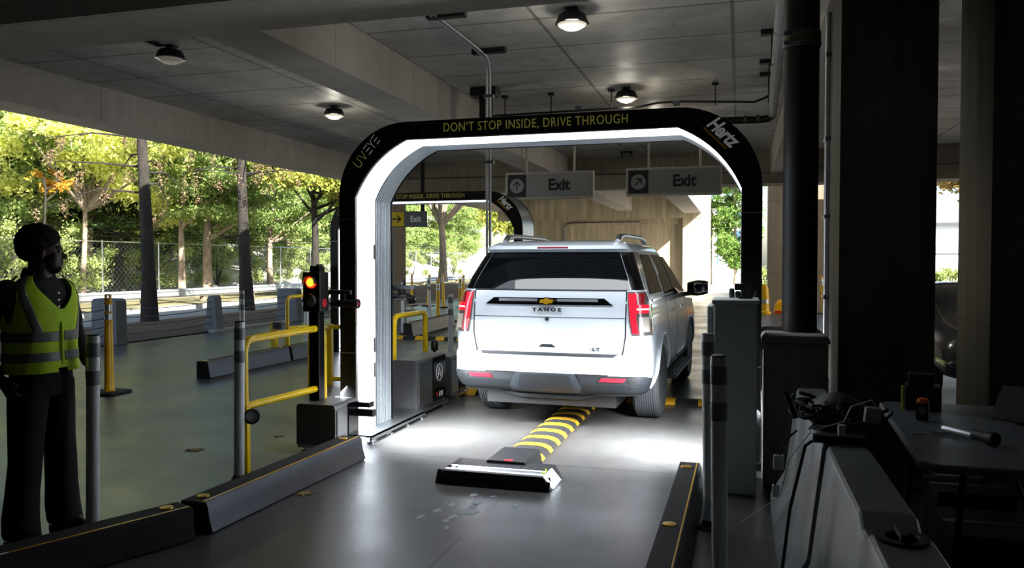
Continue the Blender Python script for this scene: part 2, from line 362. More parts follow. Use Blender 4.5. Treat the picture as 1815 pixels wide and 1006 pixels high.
def make_arch(label, loc):
    t = thing('drive_through_arch', label, 'scanner arch', loc, group=None)
    D = .82
    mb = MB(); sweep(mb, [(0, 0), (.152, 0), (.152, .02), (0, .02)]); mb_bolts = []
    fc = mb.build('front_cover', M_black, t, smooth=True)
    mb = MB(); sweep(mb, [(0, D-.02), (.152, D-.02), (.152, D), (0, D)]); mb.build('back_cover', M_black, t, smooth=True)
    mb = MB(); sweep(mb, [(.004, .02), (.02, .02), (.02, D-.02), (.004, D-.02)]); mb.build('outer_shell', M_steel, t, smooth=True)
    mb = MB(); sweep(mb, [(.140, .022), (.140, .035), (.160, .035), (.160, .0), (.153, 0), (.153, .022)]); mb.build('inner_trim', M_alu, t, smooth=True)
    # lit diffuser: front half of the inside
    mb = MB(); sweep(mb, [(.135, .035), (.148, .035), (.148, .40), (.135, .40)]); mb.build('light_panel', M_led, t, smooth=True)
    mb = MB(); sweep(mb, [(.140, .40), (.160, .40), (.160, .42), (.140, .42)]); mb.build('divider_strip', M_alu, t, smooth=True)
    # fluted half: ribs that run along the portal
    prof = [(.11, .42)]; ny = 11
    for k in range(ny):
        y0 = .425+k*(D-.02-.43)/ny; w_ = (D-.02-.43)/ny
        prof += [(.148, y0), (.148, y0+w_*.5), (.128, y0+w_*.54), (.128, y0+w_*.98)]
    prof += [(.11, D-.02)]
    mb = MB(); sweep(mb, prof); mb.build('fluted_panel', M_flute, t)
    gr = MB()
    for k in range(ny):
        w_ = (D-.02-.43)/ny; y0 = .425+k*w_+w_*.52; sweep(gr, [(.130, y0), (.142, y0+.001), (.142, y0+w_*.45), (.130, y0+w_*.46)])
    tag(gr.build('fluted_groove', M_flutd, t), kind='stuff')
    # handles on the diffuser, joints and bolts
    mb = MB()
    for z in (.62, .86, 1.75): mb.prism(rrect(.03, .14, .012, 3, .40, z), -1.697, -1.688, 'x')
    mb.build('handle_slot', M_blackp, t)
    mb = MB()
    for sx in (-1, 1):
        for z in (.82, 2.04): mb.box(*sorted((sx*1.845, sx*1.69)), -.0025, .0, z, z+.008)
    mb.build('joint_seam', M_alu, t)
    for sx in (-1, 1):
        for c in range(2):
            for k in range(4):
                mb = MB(); mb.lathe([(.017, 0), (.017, -.008), (.01, -.011)], (sx*(1.81-.085*c), 0, 2.07+.055*k+(.02 if k > 1 else 0)), 10, 'y').build('bolt', M_blackg, t, smooth=True)
                mb = MB(); mb.lathe([(.017, 0), (.017, -.008), (.01, -.011)], (sx*(1.16-.055*k-(.02 if k > 1 else 0)), 0, 2.865-.085*c), 10, 'y').build('bolt', M_blackg, t, smooth=True)
    mb = MB()
    for s in (-1, 1):
        for k in range(46):
            q = arch_path(.156, 12)
        for z in [.12+.16*i for i in range(13)]: mb.lathe([(.006, 0), (.006, -.004)], (s*1.688, .0, z), 6, 'y')
    mb.build('trim_rivets', M_blackp, t)
    # base rails with levelling feet
    for sx in (-1, 1):
        x0, x1 = sorted((sx*1.86, sx*1.53)); mb = MB()
        mb.box(x0, x1, .0, 1.28, .055, .075); mb.box(*sorted((sx*1.53, sx*1.54)), .0, 1.28, .03, .075)
        for y in (.04, .45, .85, 1.22): mb.lathe([(.035, 0), (.035, .012), (.012, .014), (.012, .055)], (sx*1.56, y, 0), 12)
        mb.build('base_rail', M_steel, t, smooth=True)
    # lettering on the front cover
    text_obj('lettering', 'DON\u2019T STOP INSIDE, DRIVE THROUGH', .112, M_goldt, t, T(-.02, -.004, 2.826), bold=.0, space=1.1, fit=(1.61, .088))
    # maker's name on the left corner: thin strokes
    def stroke(mb, pts, w_=.0085):
        for a, b in zip(pts, pts[1:]):
            a, b = Vector(a), Vector(b); d = (b-a).normalized(); n = Vector((-d.y, d.x))*w_/2
            mb.prism([tuple(a+n), tuple(b+n), tuple(b-n), tuple(a-n)], -.005, -.001, 'y', M=ML)
    ML = T(-1.575, 0, 2.645) @ RY(-49) @ Matrix.Diagonal((.72, 1, .85, 1)) @ T(.03, 0, 0)
    mb = MB(); stroke(mb, [(-.24, .05), (-.24, -.02), (-.225, -.045), (-.20, -.05), (-.175, -.045), (-.165, -.02), (-.165, .05)]); stroke(mb, [(-.13, .05), (-.09, -.05), (-.055, .05)])
    mb.build('logo_gold', M_goldt, t)
    mb = MB()
    for x in (-.02, .14+.0):
        for z in (.045, 0, -.045): stroke(mb, [(x, z), (x+.065, z)])
    stroke(mb, [(.06, .05), (.092, .0), (.124, .05)]); stroke(mb, [(.092, 0), (.092, -.05)])
    mb.build('logo_white', M_white, t)
    text_obj('logo_lettering', 'Hertz', .2, M_white, t, T(1.55, -.004, 2.682) @ RY(45), shear=.3, bold=.006, space=.96, fit=(.285, .118))
    mb = MB(); mb.prism([(-.15, -.088), (.10, -.088), (.105, -.072), (-.145, -.072)], -.005, -.001, 'y', M=T(1.55, 0, 2.682) @ RY(45)); mb.build('logo_underline', M_yel, t)
    return t
arch = make_arch('black lit arch standing over the white car', (-1.675, 6.55, 0))
arch2 = dup(arch, (-5.44, 13.2, 0), 'second black arch farther back, over the empty left lane')
lettering_note = None
# the light of the leg panels: aimed into the lane, down and backwards
def leg_lights(par, power):
    for sx in (-1, 1):
        ld = bpy.data.lights.new('panel_light', 'AREA'); ld.shape = 'RECTANGLE'; ld.size = .34; ld.size_y = 1.1; ld.energy = power; ld.color = (.92, .96, 1); ld.spread = R(110)
        lo = bpy.data.objects.new('panel_light', ld); COL.objects.link(lo); lo.parent = par; lo.location = (sx*1.655, .24, .72)
        lo.rotation_euler = Vector((-sx*.62, .28, -.72)).to_track_quat('-Z', 'Y').to_euler()
    ld = bpy.data.lights.new('panel_light', 'AREA'); ld.shape = 'RECTANGLE'; ld.size = 2.2; ld.size_y = .3; ld.energy = power*.12; ld.color = (.92, .96, 1); ld.spread = R(130)
    lo = bpy.data.objects.new('panel_light', ld); COL.objects.link(lo); lo.parent = par; lo.location = (0, .24, 2.70); lo.rotation_euler = (R(20), 0, 0)
leg_lights(arch, 165)
# ---------------------------------------------------------------- floor scanner with speed-bump guides
def make_scanner(label, loc):
    t = thing('floor_scanner', label, 'scanner', loc)
    mb = MB(); mb.prism([(-.45, 0), (.45, 0), (.40, .085), (.385, .1), (-.385, .1), (-.40, .085)], .03, .42)
    mb.prism([(-.0, 0), (.06, .1), (.06, 0)], -.44, .44, 'x')
    mb.build('housing', M_black, t, bevel=.008)
    mb = MB(); mb.box(-.38, .38, .078, .092, .1, .104); mb.box(-.37, .37, .172, .186, .1, .104); mb.box(-.345, -.325, .092, .172, .1, .103)
    mb.build('light_strip', mat('light_strip', 'ffffff', .4, emit=3, ecol='eaf4ff'), t)
    mb = MB(); mb.box(-.39, .39, .096, .168, .1, .102); mb.build('glass_slot', M_blackg, t)
    mb = MB(); mb.prism([(.388, .104), (.40, .11), (.47, .03), (.455, .02)], .04, .26); mb.build('side_light', mat('side_light', 'ffffff', .4, emit=4, ecol='eaf4ff'), t)
    mb = MB(); mb.prism([(-.17, .0), (.2, .0), (.17, .118), (-.14, .118)], .34, .80); mb.build('rear_box', M_black, t, bevel=.01)
    mb = MB()
    for k in range(4): mb.box(.0+k*.016, .01+k*.016, .36, .375+.01*(k % 2), .118, .122)
    mb.build('status_light', mat('status_light', 'ff2030', .4, emit=5, ecol='ff2030'), t)
    mb = MB(); 
    for k in range(5): mb.lathe([(.006, .1), (.004, .112)], (.36+.012*(k % 2), .09+.035*k, 0), 6)
    mb.build('indicator_leds', mat('indicator_green', 'b8d820', .4, emit=.8), t)
    return t
make_scanner('low black under-car scanner plate with bright light strips', (-1.74, 5.5, 0))
def ramp(name, label, a, b, w_, h, n_, cat='cable ramp', duty=.42, group=None, phase=0):
    """striped rubber cable cover from a to b"""
    a, b = Vector(a), Vector(b); d = b-a; L_ = d.length; ang = math.atan2(d.y, d.x)
    t = thing(name, label, cat, (a.x, a.y, 0), ang, group=group)
    prof = [(-w_/2, 0), (-w_/2*.86, h*.55), (-w_/2*.6, h*.88), (-w_/2*.3, h), (w_/2*.3, h), (w_/2*.6, h*.88), (w_/2*.86, h*.55), (w_/2, 0)]
    MB().prism(prof, 0, L_, 'x').build('rubber_body', M_rubber, t, smooth=True)
    mb = MB(); pp = [(y*1.012, z+.004) for y, z in prof]
    for k in range(n_):
        x = (k+.15+phase)*L_/n_; ww = duty*L_/n_
        if x+ww > L_: break
        # stripes bow across the crown
        m_ = len(pp); vs = []
        for q in (0, 1):
            for y, z in pp: vs.append((x+q*ww, y, z))
        mb = MB(); mb.add(vs, [(i, i+1, m_+i+1, m_+i) for i in range(m_-1)])
        s = mb.build('yellow_stripe', M_yelst, t); sm = s.modifiers.new('t', 'SOLIDIFY'); sm.thickness = .004; sm.offset = -1
    return t
ramp('cable_ramp', 'black and yellow striped cable ramp running from the scanner under the car', (-1.74, 6.3, 0), (-1.74, 9.3, 0), .36, .06, 10, duty=.36)
ramp('speed_bump', 'black and yellow rubber bump lying across the lane under the rear of the car', (-3.35, 9.45, 0), (-.1, 9.45, 0), .3, .055, 8, 'speed bump', duty=.36)
ramp('speed_bump', 'thin black and yellow striped hump across the floor of the far left lane', (-7.2, 15.8, 0), (-3.9, 15.8, 0), .24, .07, 7, 'speed bump', duty=.4)
# ---------------------------------------------------------------- metal boxes at the feet of the arch
def fold_box(name, label, cat, loc, w_, d, h, logo=False, cam_pod=False):
    t = thing(name, label, cat, loc)
    r = .035
    prof = [(0, .06), (0, h-r)]+[(r-r*math.cos(R(a)), h-r+r*math.sin(R(a))) for a in (30, 60, 90)]+[(w_-r+r*math.sin(R(a)), h-r+r*math.cos(R(a))) for a in (0, 30, 60, 90)]+[(w_, .06)]
    MB().prism(prof, 0, d, 'y').build('casing', M_beige, t, bevel=.004)
    mb = MB(); mb.prism(rrect(d*.42, h-.14, .01, 2, d*.27, h/2+.02), w_, w_+.008, 'x'); mb.build('side_door', M_steel, t)
    mb = MB(); mb.box(w_, w_+.012, d*.54, d*.98, .08, h-.02); mb.build('side_panel', M_blackg, t)
    mb = MB(); mb.box(-.0, w_+.05, .02, d-.02, .03, .06)
    for x in (.05, w_): 
        for y in (.06, d-.06): mb.lathe([(.03, 0), (.03, .01), (.01, .012), (.01, .035)], (x, y, 0), 10)
    mb.build('foot_bracket', M_steel, t)
    if logo:
        x = w_+.014; cy, cz = d*.74, h*.66; mb = MB()
        ring = [(cy+.095*math.cos(R(a)), cz+.095*math.sin(R(a))) for a in range(0, 361, 20)]
        for (y0, z0), (y1, z1) in zip(ring, ring[1:]): mb.tube([(x, y0, z0), (x, y1, z1)], .004, 5)
        for pts in ([(cy-.05, cz-.06), (cy, cz+.06), (cy+.05, cz-.06)], [(cy-.03, cz-.02), (cy+.03, cz-.02)]):
            mb.tube([(x, y, z) for y, z in pts], .004, 5)
        mb.build('logo_mark', M_white, t)
        tt = text_obj('logo_lettering', 'EYE', .075, M_white, t, T(x, d*.8, h*.24) @ RZ(90), bold=.001)
        tt = text_obj('logo_lettering', 'V', .075, M_red, t, T(x, d*.66, h*.24) @ RZ(90), bold=.001)
    if cam_pod:
        mb = MB(); mb.prism(rrect(.10, .05, .012, 3, d+.02, h-.06), w_*.3, w_+.13, 'x'); mb.prism(rrect(.07, .07, .02, 3, d+.03, h-.14), w_*.5, w_+.15, 'x')
        mb.build('camera_arm', M_black, t)
    return t
fold_box('sensor_box', 'low bent-metal box carrying the traffic light pole', 'equipment box', (-3.72, 6.12, 0), .38, .72-.30, .42, cam_pod=True)
fold_box('sensor_box', 'taller metal box behind the arch leg with a circled letter on its dark side', 'equipment box', (-3.60, 7.85, 0), .29, .85, .60, logo=True)
fold_box('sensor_box', 'dark metal box half hidden behind the box with the circled letter', 'equipment box', (-3.60, 8.9, 0), .29, .5, .52, logo=False)
# ---------------------------------------------------------------- traffic lights
def make_light(label, loc, z0):
    t = thing('traffic_light', label, 'traffic light', loc)
    MB().prism(rrect(.10, .10, .006, 2), z0, 1.23, 'z').build('pole', M_steel if 0 else mat('dark_pole', '1c1c20', .3, .6), t)
    mb = MB(); mb.box(-.085, .085, -.09, .07, 1.215, 1.565); h = mb.build('head_housing', M_black, t, bevel=.008)
    for z, on in ((1.475, True), (1.315, False)):
        m_ = mat('red_lens', 'ff2a10', .3, emit=3.5, ecol='ff2410') if on else mat('clear_lens', '77777a', .25)
        MB().lathe([(.052, -.092), (.050, -.098), (.03, -.106), (.001, -.11)], (0, 0, z), 24, 'y').build('lens', m_, h, smooth=True)
        if on: MB().lathe([(.036, -.104), (.02, -.112), (.001, -.114)], (0, 0, z), 20, 'y').build('lit_bulb', mat('lit_bulb', 'ffb020', .3, emit=6, ecol='ff9a18'), h, smooth=True)
        hood = MB(); n = 14
        vs = []
        for y_, r_ in ((-.09, .060), (-.15, .060)):
            for i in range(n+1): a = R(200*i/n-10); vs.append((r_*math.cos(a), y_, z+r_*math.sin(a)))
        hood.add(vs, [(i, i+1, n+2+i, n+1+i) for i in range(n)]); o = hood.build('visor', M_blackp, h, smooth=True); s_ = o.modifiers.new('t', 'SOLIDIFY'); s_.thickness = .004
    mb = MB(); mb.lathe([(.04, .0855), (.038, .09), (.001, .092)], (0, -.01, 1.29), 20, 'x'); mb.build('side_lens', mat('side_lens', '8c1c28', .3, emit=.15, ecol='e02030'), h, smooth=True)
    mb = MB(); mb.box(-.045, .045, -.03, .05, 1.565, 1.62); mb.build('top_bracket', M_black, t)
    return t
tl = make_light('traffic light with a lit red lamp on a black pole beside the arch', (-3.64, 6.34, 0), .42)
make_light('farther traffic light whose dark head shows just above the lit one', (-7.41, 13.0, 0), 0)
# camera arms on the left legs
M_dbar = mat('dark_bar', '4a4e54', .4, .6)
def cam_arm(label, loc, flip=1):
    t = thing('lane_camera', label, 'camera', loc)
    MB().box(-.22, 0.02, -.02, .02, -.02, .02).build('bar', M_dbar, t, bevel=.004)
    mb = MB(); mb.lathe([(.028, -.12), (.034, -.10), (.034, .06), (.044, .075), (.044, .11)], (0, -.03, -.10), 16, 'x'); mb.box(-.06, -.03, -.04, .0, -.09, .0); mb.build('camera_body', M_black, t, smooth=True)
    MB().lathe([(.040, .108), (.030, .114), (.001, .115)], (0, -.03, -.10), 16, 'x').build('camera_lens', M_blackg, t)
    MB().tube([(-.12, -.03, -.10), (-.17, -.03, -.11), (-.21, -.02, -.07), (-.2, 0, 0)], .007, 6).build('cable', M_blackp, t, smooth=True)
    return t
c = cam_arm('small black camera on a metal arm at the left arch leg', (-3.525, 6.62, 1.41)); c.location = (-3.40, 6.50, 1.38)
c.scale = (1, 1, 1)
c = cam_arm('round camera on a bar sticking out behind the fluted panel', (-6.3, 14.3, 1.44)); c.rotation_euler = (0, 0, R(0)); c.location = (-3.36, 7.41, 1.40); c.rotation_euler = (0, 0, R(180))
bp_ = None
# ---------------------------------------------------------------- cabinet by the right leg
def make_cabinet():
    t = thing('control_cabinet', 'tall grey metal cabinet with an emergency button beside the right arch leg', 'cabinet', (-.175, 5.82, 0))
    MB().box(0, .30, 0, .52, 0.0, 1.36).build('body', M_cab, t, bevel=.012)
    MB().box(-.012, .315, -.012, .53, 1.355, 1.385).build('lid', M_cab, t, bevel=.006)
    d = MB().box(-.045, -.004, .03, .49, .1, 1.34).build('door', M_cab, t, bevel=.01)
    MB().box(-.06, -.045, .09, .12, .7, .82).build('door_handle', M_blackp, d)
    mb = MB(); mb.box(-.04, -.0, -.06, -.0, .56, .70); mb.build('button_box', mat('button_box', '2a2a2a', .5), t, bevel=.004)
    MB().lathe([(.022, -.041), (.03, -.05), (.03, -.062), (.02, -.068)], (0, -.03, .64), 18, 'x').build('emergency_button', M_red, t, smooth=True)
    mb = MB()
    for x, y, h in ((.12, .4, .07), (.165, .42, .05)): mb.lathe([(.02, 1.385), (.022, 1.385+h*.6), (.016, 1.385+h)], (x, y, 0), 12)
    mb.build('cable_gland', M_galv, t, smooth=True)
    mb = MB(); mb.box(.315, .36, .2, .24, 1.02, 1.07); mb.build('side_latch', M_cab, t)
    return t
make_cabinet()
t = thing('bracket_camera', 'small black camera clipped on top of the grey cabinet', 'camera', (.045, 6.12, 1.385))
mb = MB(); mb.box(-.05, .05, -.03, .03, 0, .012); mb.tube([(0, 0, .01), (-.02, 0, .05), (-.04, 0, .08)], .008, 8); mb.build('bracket', M_black, t)
mb = MB(); mb.box(-.08, -.01, -.05, .04, .06, .11, ); mb.build('camera_body', M_blackp, t, bevel=.008)
mb = MB(); mb.tube([(-.01, .02, .09), (.04, .03, .10), (.08, .02, .05), (.06, 0, .01)], .005, 6); mb.build('cable', M_blackp, t)
# ---------------------------------------------------------------- white bollards
def make_bollard(label, loc, tilt=None, h=1.206):
    t = thing('white_post', label, 'bollard', loc, group=None)
    b = MB().lathe([(.036, .02), (.038, .04), (.038, h-.02), (.036, h)], (0, 0, 0), 20).build('tube', M_pipe, t, smooth=True)
    for z in (h-.13, h-.30): MB().lathe([(.0387, z), (.0392, z+.002), (.0392, z+.085), (.0387, z+.087)], (0, 0, 0), 20).build('reflective_band', M_refl, t, smooth=True)
    MB().lathe([(.035, h-.004), (.036, h+.004), (.030, h+.008)], (0, 0, 0), 20).build('cap', M_blackp, t, smooth=True)
    MB().lathe([(.07, 0), (.07, .012), (.05, .03), (.042, .06)], (0, 0, 0), 20).build('foot', M_blackp, t, smooth=True)
    if tilt: t.rotation_euler = tilt
    return t
bl = make_bollard('white post with grey bands standing right beside the man', (-3.805, 3.93, 0), (0, R(1.2), 0))
for lb, p, tl_ in [('white post in front of the yellow rail by the joint of the kerbs', (-3.60, 5.12, 0), (0, R(.8), 0)),
        ('white post nearest the grey cabinet, farther of the close pair', (-.165, 5.03, 0), (0, R(-1), 0)),
        ('white post nearest the camera in front of the grey cabinet', (-.075, 3.86, 0), (0, R(-.8), 0)),
        ('white post rising behind the banded post near the yellow rail', (-7.50, 10.8, 0), (0, R(-.5), 0)),
        ('thin white post beside the far yellow hoop', (-7.75, 13.1, 0), (0, R(1.8), 0)),
        ('white post just left of the car, in front of a yellow post', (-3.93, 10.55, 0), None),
        ('white post beyond the fluted panel, holding a camera bar', (-7.34, 16.6, 0), None),
        ('leaning white post between the distant yellow posts', (-8.1, 20.2, 0), (0, R(-3), 0))]:
    c = dup(bl, p, lb)
    c.rotation_euler = tl_ or (0, 0, 0)
t = thing('camera_bar', 'black camera bar fixed to the white post beyond the fluted panel', 'camera', (-7.34, 16.5, 0), world=True)
mb = MB(); mb.box(-8.1, -7.25, 16.50, 16.55, 1.02, 1.10); mb.build('bar', M_blackp, t)
MB().lathe([(.09, -.06), (.1, -.04), (.1, .04)], (-7.08, 16.5, .82), 18, 'y').build('camera_head', M_blackg, t)
MB().tube([(-7.25, 16.5, 1.25), (-7.25, 16.5, .95), (-7.1, 16.5, .9)], .03, 8).build('bracket', M_blackp, t)
# ---------------------------------------------------------------- yellow looper posts
def make_looper(label, loc, h=1.25):
    t = thing('yellow_post', label, 'bollard', loc)
    MB().lathe([(.075, .03), (.06, .06), (.055, .12), (.052, .7), (.05, h-.34)], (0, 0, 0), 20).build('tube', M_yel, t, smooth=True)
    for z in (h-.34, h-.22): 
        MB().lathe([(.048, z), (.048, z+.1)], (0, 0, 0), 20).build('reflective_band', M_refs, t, smooth=True)
    mb = MB()
    for z in (h-.345, h-.235, h-.125): mb.lathe([(.05, z), (.057, z+.008), (.057, z+.016), (.05, z+.024)], (0, 0, 0), 20)
    mb.lathe([(.05, h-.12), (.04, h-.085), (.03, h-.07)], (0, 0, 0), 20)
    mb.build('collar', M_yel, t, smooth=True)
    o = rrect(.08, .095, .015, 3, 0, h-.045); i_ = rrect(.045, .05, .008, 3, 0, h-.035); n = len(o)
    mb = MB(); vs = [(x, y, z) for y in (-.015, .015) for pts in (o, i_) for x, z in pts]
    fs = []
    for k in range(n):
        k2 = (k+1) % n
        fs += [(k, k2, n+k2, n+k), (2*n+k, 3*n+k, 3*n+k2, 2*n+k2), (k, 2*n+k, 2*n+k2, k2), (n+k, n+k2, 3*n+k2, 3*n+k)]
    mb.add(vs, fs); mb.build('grab_loop', M_yel, t)
    MB().prism(rrect(.40, .40, .05, 3), 0, .035, 'z').build('rubber_base', M_rubber, t, bevel=.008)
    return t
lp = make_looper('tall yellow post on a black rubber base behind the man', (-7.63, 8.18, 0))
for lb, p, rot in [('yellow post farthest left of the distant cluster, beside the concrete column', (-12.0, 28.0, 0), None),
        ('leaning yellow post behind the thin white post in the distance', (-11.3, 27.9, 0), (0, R(3), 0)),
        ('yellow post just left of the car, nearest of the distant cluster', (-7.5, 19.2, 0), None),
        ('yellow post on a black base by the left edge of the car, second nearest', (-7.5, 20.9, 0), (0, 0, R(30))),
        ('distant yellow post seen just above the left tail light', (-9.7, 27.4, 0), None),
        ('distant yellow post behind the trunk, slightly leaning', (-10.4, 27.2, 0), (0, R(-2), 0)),
        ('thin far yellow post next to the one above the tail light', (-9.9, 29.6, 0), None),
        ('yellow post leaning against the far concrete column on the right', (2.62, 27.3, 0), (0, R(-4), 0)),
        ('yellow post seen through the gap between the two dark columns', (5.98, 28.2, 0), None)]:
    c = dup(lp, p, lb)
    if rot: c.rotation_euler = rot
t = thing('yellow_channelizer', 'short yellow barrel with a handle by the right arch leg', 'barricade', (.78, 26.8, 0))
MB().lathe([(.22, 0), (.22, .06), (.16, .1), (.14, .45), (.15, .5), (.12, .75), (.13, .8), (.06, .95)], (0, 0, 0), 16).build('body', M_yel, t, smooth=True)
MB().lathe([(.146, .32), (.15, .47)], (0, 0, 0), 16).build('reflective_band', M_refs, t)
MB().tube([(-.08, 0, .9), (-.08, 0, 1.1), (.08, 0, 1.1), (.08, 0, .9)], .02, 6).build('handle', M_galv, t)
t = thing('weighted_block', 'squat yellow tapered base with a red stripe in front of the far column', 'base', (1.35, 27.2, 0))
MB().loft([[Vector((sx*a, sy*a, z)) for sx, sy in ((-1, -1), (1, -1), (1, 1), (-1, 1))] for a, z in ((.26, 0), (.26, .1), (.20, .34), (.12, .44))]).build('body', M_yel, t, bevel=.02)
MB().box(-.235, .235, -.262, -.25, .03, .09).build('red_stripe', M_red, t)
# ---------------------------------------------------------------- yellow rails
def rail(label, x, y0, y1, loc=(0, 0, 0), post=True, ztop=1.06, low=.52, post_first=True):
    t = thing('yellow_rail', label, 'guard rail', (x, y0, 0)); L_ = y1-y0; r = .031; c = .1
    pts = [(0, 0, .0 if not post else .5)]
    up = [(0, 0, ztop-c)]+[(0, c-c*math.cos(R(a)), ztop-c+c*math.sin(R(a))) for a in (22, 45, 67, 90)]
    dn = [(0, L_-c+c*math.sin(R(a)), ztop-c+c*math.cos(R(a))) for a in (0, 22, 45, 67, 90)]+[(0, L_, .02)]
    MB().tube(pts+up+dn, r, 12).build('hoop', M_yelr, t, smooth=True)
    if low:
        MB().tube([(0, 0, low+.03), (0, L_, low)], r*.95, 12).build('lower_bar', M_yelr, t, smooth=True)
    if post:
        mb = MB(); mb.box(-.035, .035, -.02, .02, .01, .56); mb.build('flat_post', M_yelr, t)
        mb = MB(); mb.box(-.08, .08, -.06, .06, 0, .012); mb.prism([(.0, .01), (.1, .01), (.0, .12)], -.004, .004, 'x'); mb.build('base_plate', M_galv, t)
    MB().box(-.06, .06, L_-.06, L_+.06, 0, .012).build('base_plate', M_galv, t)
    return t
r1 = rail('yellow tube guard rail beside the traffic light', -3.63, 5.24, 6.44)
mb = MB(); mb.lathe([(.05, -.02), (.055, 0), (.055, .03), (.04, .045)], (0, 0, 0), 20, 'y'); 
def photocell(label, loc, rz=0):
    t = thing('photo_eye', label, 'sensor', loc, R(rz))
    MB().lathe([(.035, .05), (.055, .03), (.058, -.03), (.05, -.03), (.05, -.01), (.001, -.01)], (0, 0, 0), 20, 'y').build('housing', M_blackp, t, smooth=True)
    MB().lathe([(.048, -.012), (.03, -.022), (.001, -.025)], (0, 0, 0), 20, 'y').build('reflector', mat('eye_reflector', 'd8dade', .2), t, smooth=True)
photocell('round reflector eye in a black hood on the yellow rail post', (-3.535, 5.20, .49), 25)
t = thing('yellow_rail', 'heavy yellow flat post and bars behind the traffic light pole', 'guard rail', (-5.3, 9.3, 0), world=True)
MB().box(-5.34, -5.27, 9.56, 9.62, 0, .82).build('flat_post', M_yelr, t)
MB().box(-5.28, -5.22, 8.97, 9.02, 0, .80).build('flat_post', M_yelr, t)
MB().tube([(-5.3, 9.0, .78), (-5.3, 9.6, .78), (-4.6, 9.7, .80)], .03, 10).build('upper_bar', M_yelr, t)
MB().tube([(-5.3, 9.6, .08), (-4.6, 9.7, .08)], .03, 10).build('lower_bar', M_yelr, t)
rail('short yellow hoop rail behind the fluted arch panel', -3.62, 7.95, 8.85, post=False, low=0)
rail('yellow hoop rail by the second arch, beside a thin white post', -7.42, 11.95, 13.0, low=.5)
t = thing('sensor_post', 'short yellow post with a black sensor on top behind the near rail', 'sensor post', (-7.9, 12.3, 0))
MB().box(-.05, .05, -.04, .04, 0, .60).build('flat_post', M_yelr, t)
MB().box(.0, .14, -.06, .03, .48, .60).build('sensor', M_blackp, t, bevel=.01)
t = thing('sensor_post', 'slim yellow post hugging the left side of the car below the tail light', 'sensor post', (-3.78, 11.4, 0))
MB().box(-.035, .035, -.035, .035, 0, .95).build('flat_post', M_yelr, t)
t = thing('sensor_post', 'short black stub sensor on top of the dark box behind the arch', 'sensor post', (-3.55, 8.97, .52))
MB().lathe([(.02, 0), (.02, .06), (.045, .07), (.045, .16), (.03, .18)], (0, 0, 0), 12).build('stub', M_blackp, t, smooth=True)
# ---------------------------------------------------------------- lane kerb rails (black tops, steel faces)
M_kface = mat('kerb_face', '3d4147', .38, .8, noise=.1, nscale=9)
def kerb_rail(label, a, b, side=1, w_=.19, h=.19, caps=2, steel=True, phase=.1):
    a, b = Vector(a), Vector(b); d = b-a; L_ = d.length
    t = thing('lane_guide', label, 'kerb rail', (a.x, a.y, 0), math.atan2(d.y, d.x)-math.pi/2)
    # cross-section in x (side = +1: lane face towards +x)
    s = side
    prof = [(-s*w_/2, 0), (-s*w_/2, h), (s*w_/2*.85, h), (s*w_/2, h*.86), (s*w_/2, h*.5), (s*w_/2*1.25, 0)]
    MB().prism(prof, 0.01, L_-.01).build('rubber_core', M_rubber, t, bevel=.006)
    fp = [(s*(w_/2*.85), h+.004), (s*(w_/2*.9+.012), h*.86), (s*(w_/2+.012), h*.5), (s*(w_/2*1.25+.014), .012), (s*(w_/2*1.25+.006), .01), (s*(w_/2+.002), h*.5), (s*w_/2*.84, h-.0)]
    MB().prism(fp, .02, L_-.02).build('face_plate', M_kface if steel else M_rubber, t, smooth=True)
    mb = MB(); mb.box(*sorted((s*w_*.30, s*w_*.36)), .02, L_-.02, h, h+.0035); mb.build('yellow_line', M_yel, t)
    mb = MB()
    for k in range(caps):
        y = phase+k*(L_-2*phase)/max(caps-1, 1); mb.lathe([(.04, h), (.038, h+.006), (.01, h+.009)], (-s*.02, y, 0), 16)
    mb.build('bolt_cap', M_gold, t, smooth=True)
    return t
kerb_rail('dark lane kerb rail curving to the bottom left corner, in front of the man', (-3.66, 2.95, 0), (-3.205, 4.04, 0), 1, steel=False, caps=2, phase=.12)
kerb_rail('steel-faced lane kerb rail running up to the left arch leg', (-3.20, 4.08, 0), (-3.13, 6.03, 0), 1, caps=2, phase=.12)
kerb_rail('lane kerb rail on the right in front of the grey cabinet', (-.355, 3.0, 0), (-.335, 5.92, 0), 1, w_=.15, caps=3, phase=.16)
kerb_rail('lane kerb rail of the far left lane, nearer section with a black end', (-7.35, 9.6, 0), (-7.33, 11.72, 0), 1, h=.24, caps=2)
kerb_rail('lane kerb rail of the far left lane, second section by the arch', (-7.33, 11.76, 0), (-7.31, 13.1, 0), 1, h=.24, caps=2)
kerb_rail('pale lane kerb rail beyond the second arch, in front of the yellow posts', (-7.1, 16.3, 0), (-7.3, 19.6, 0), 1, h=.3, caps=1)
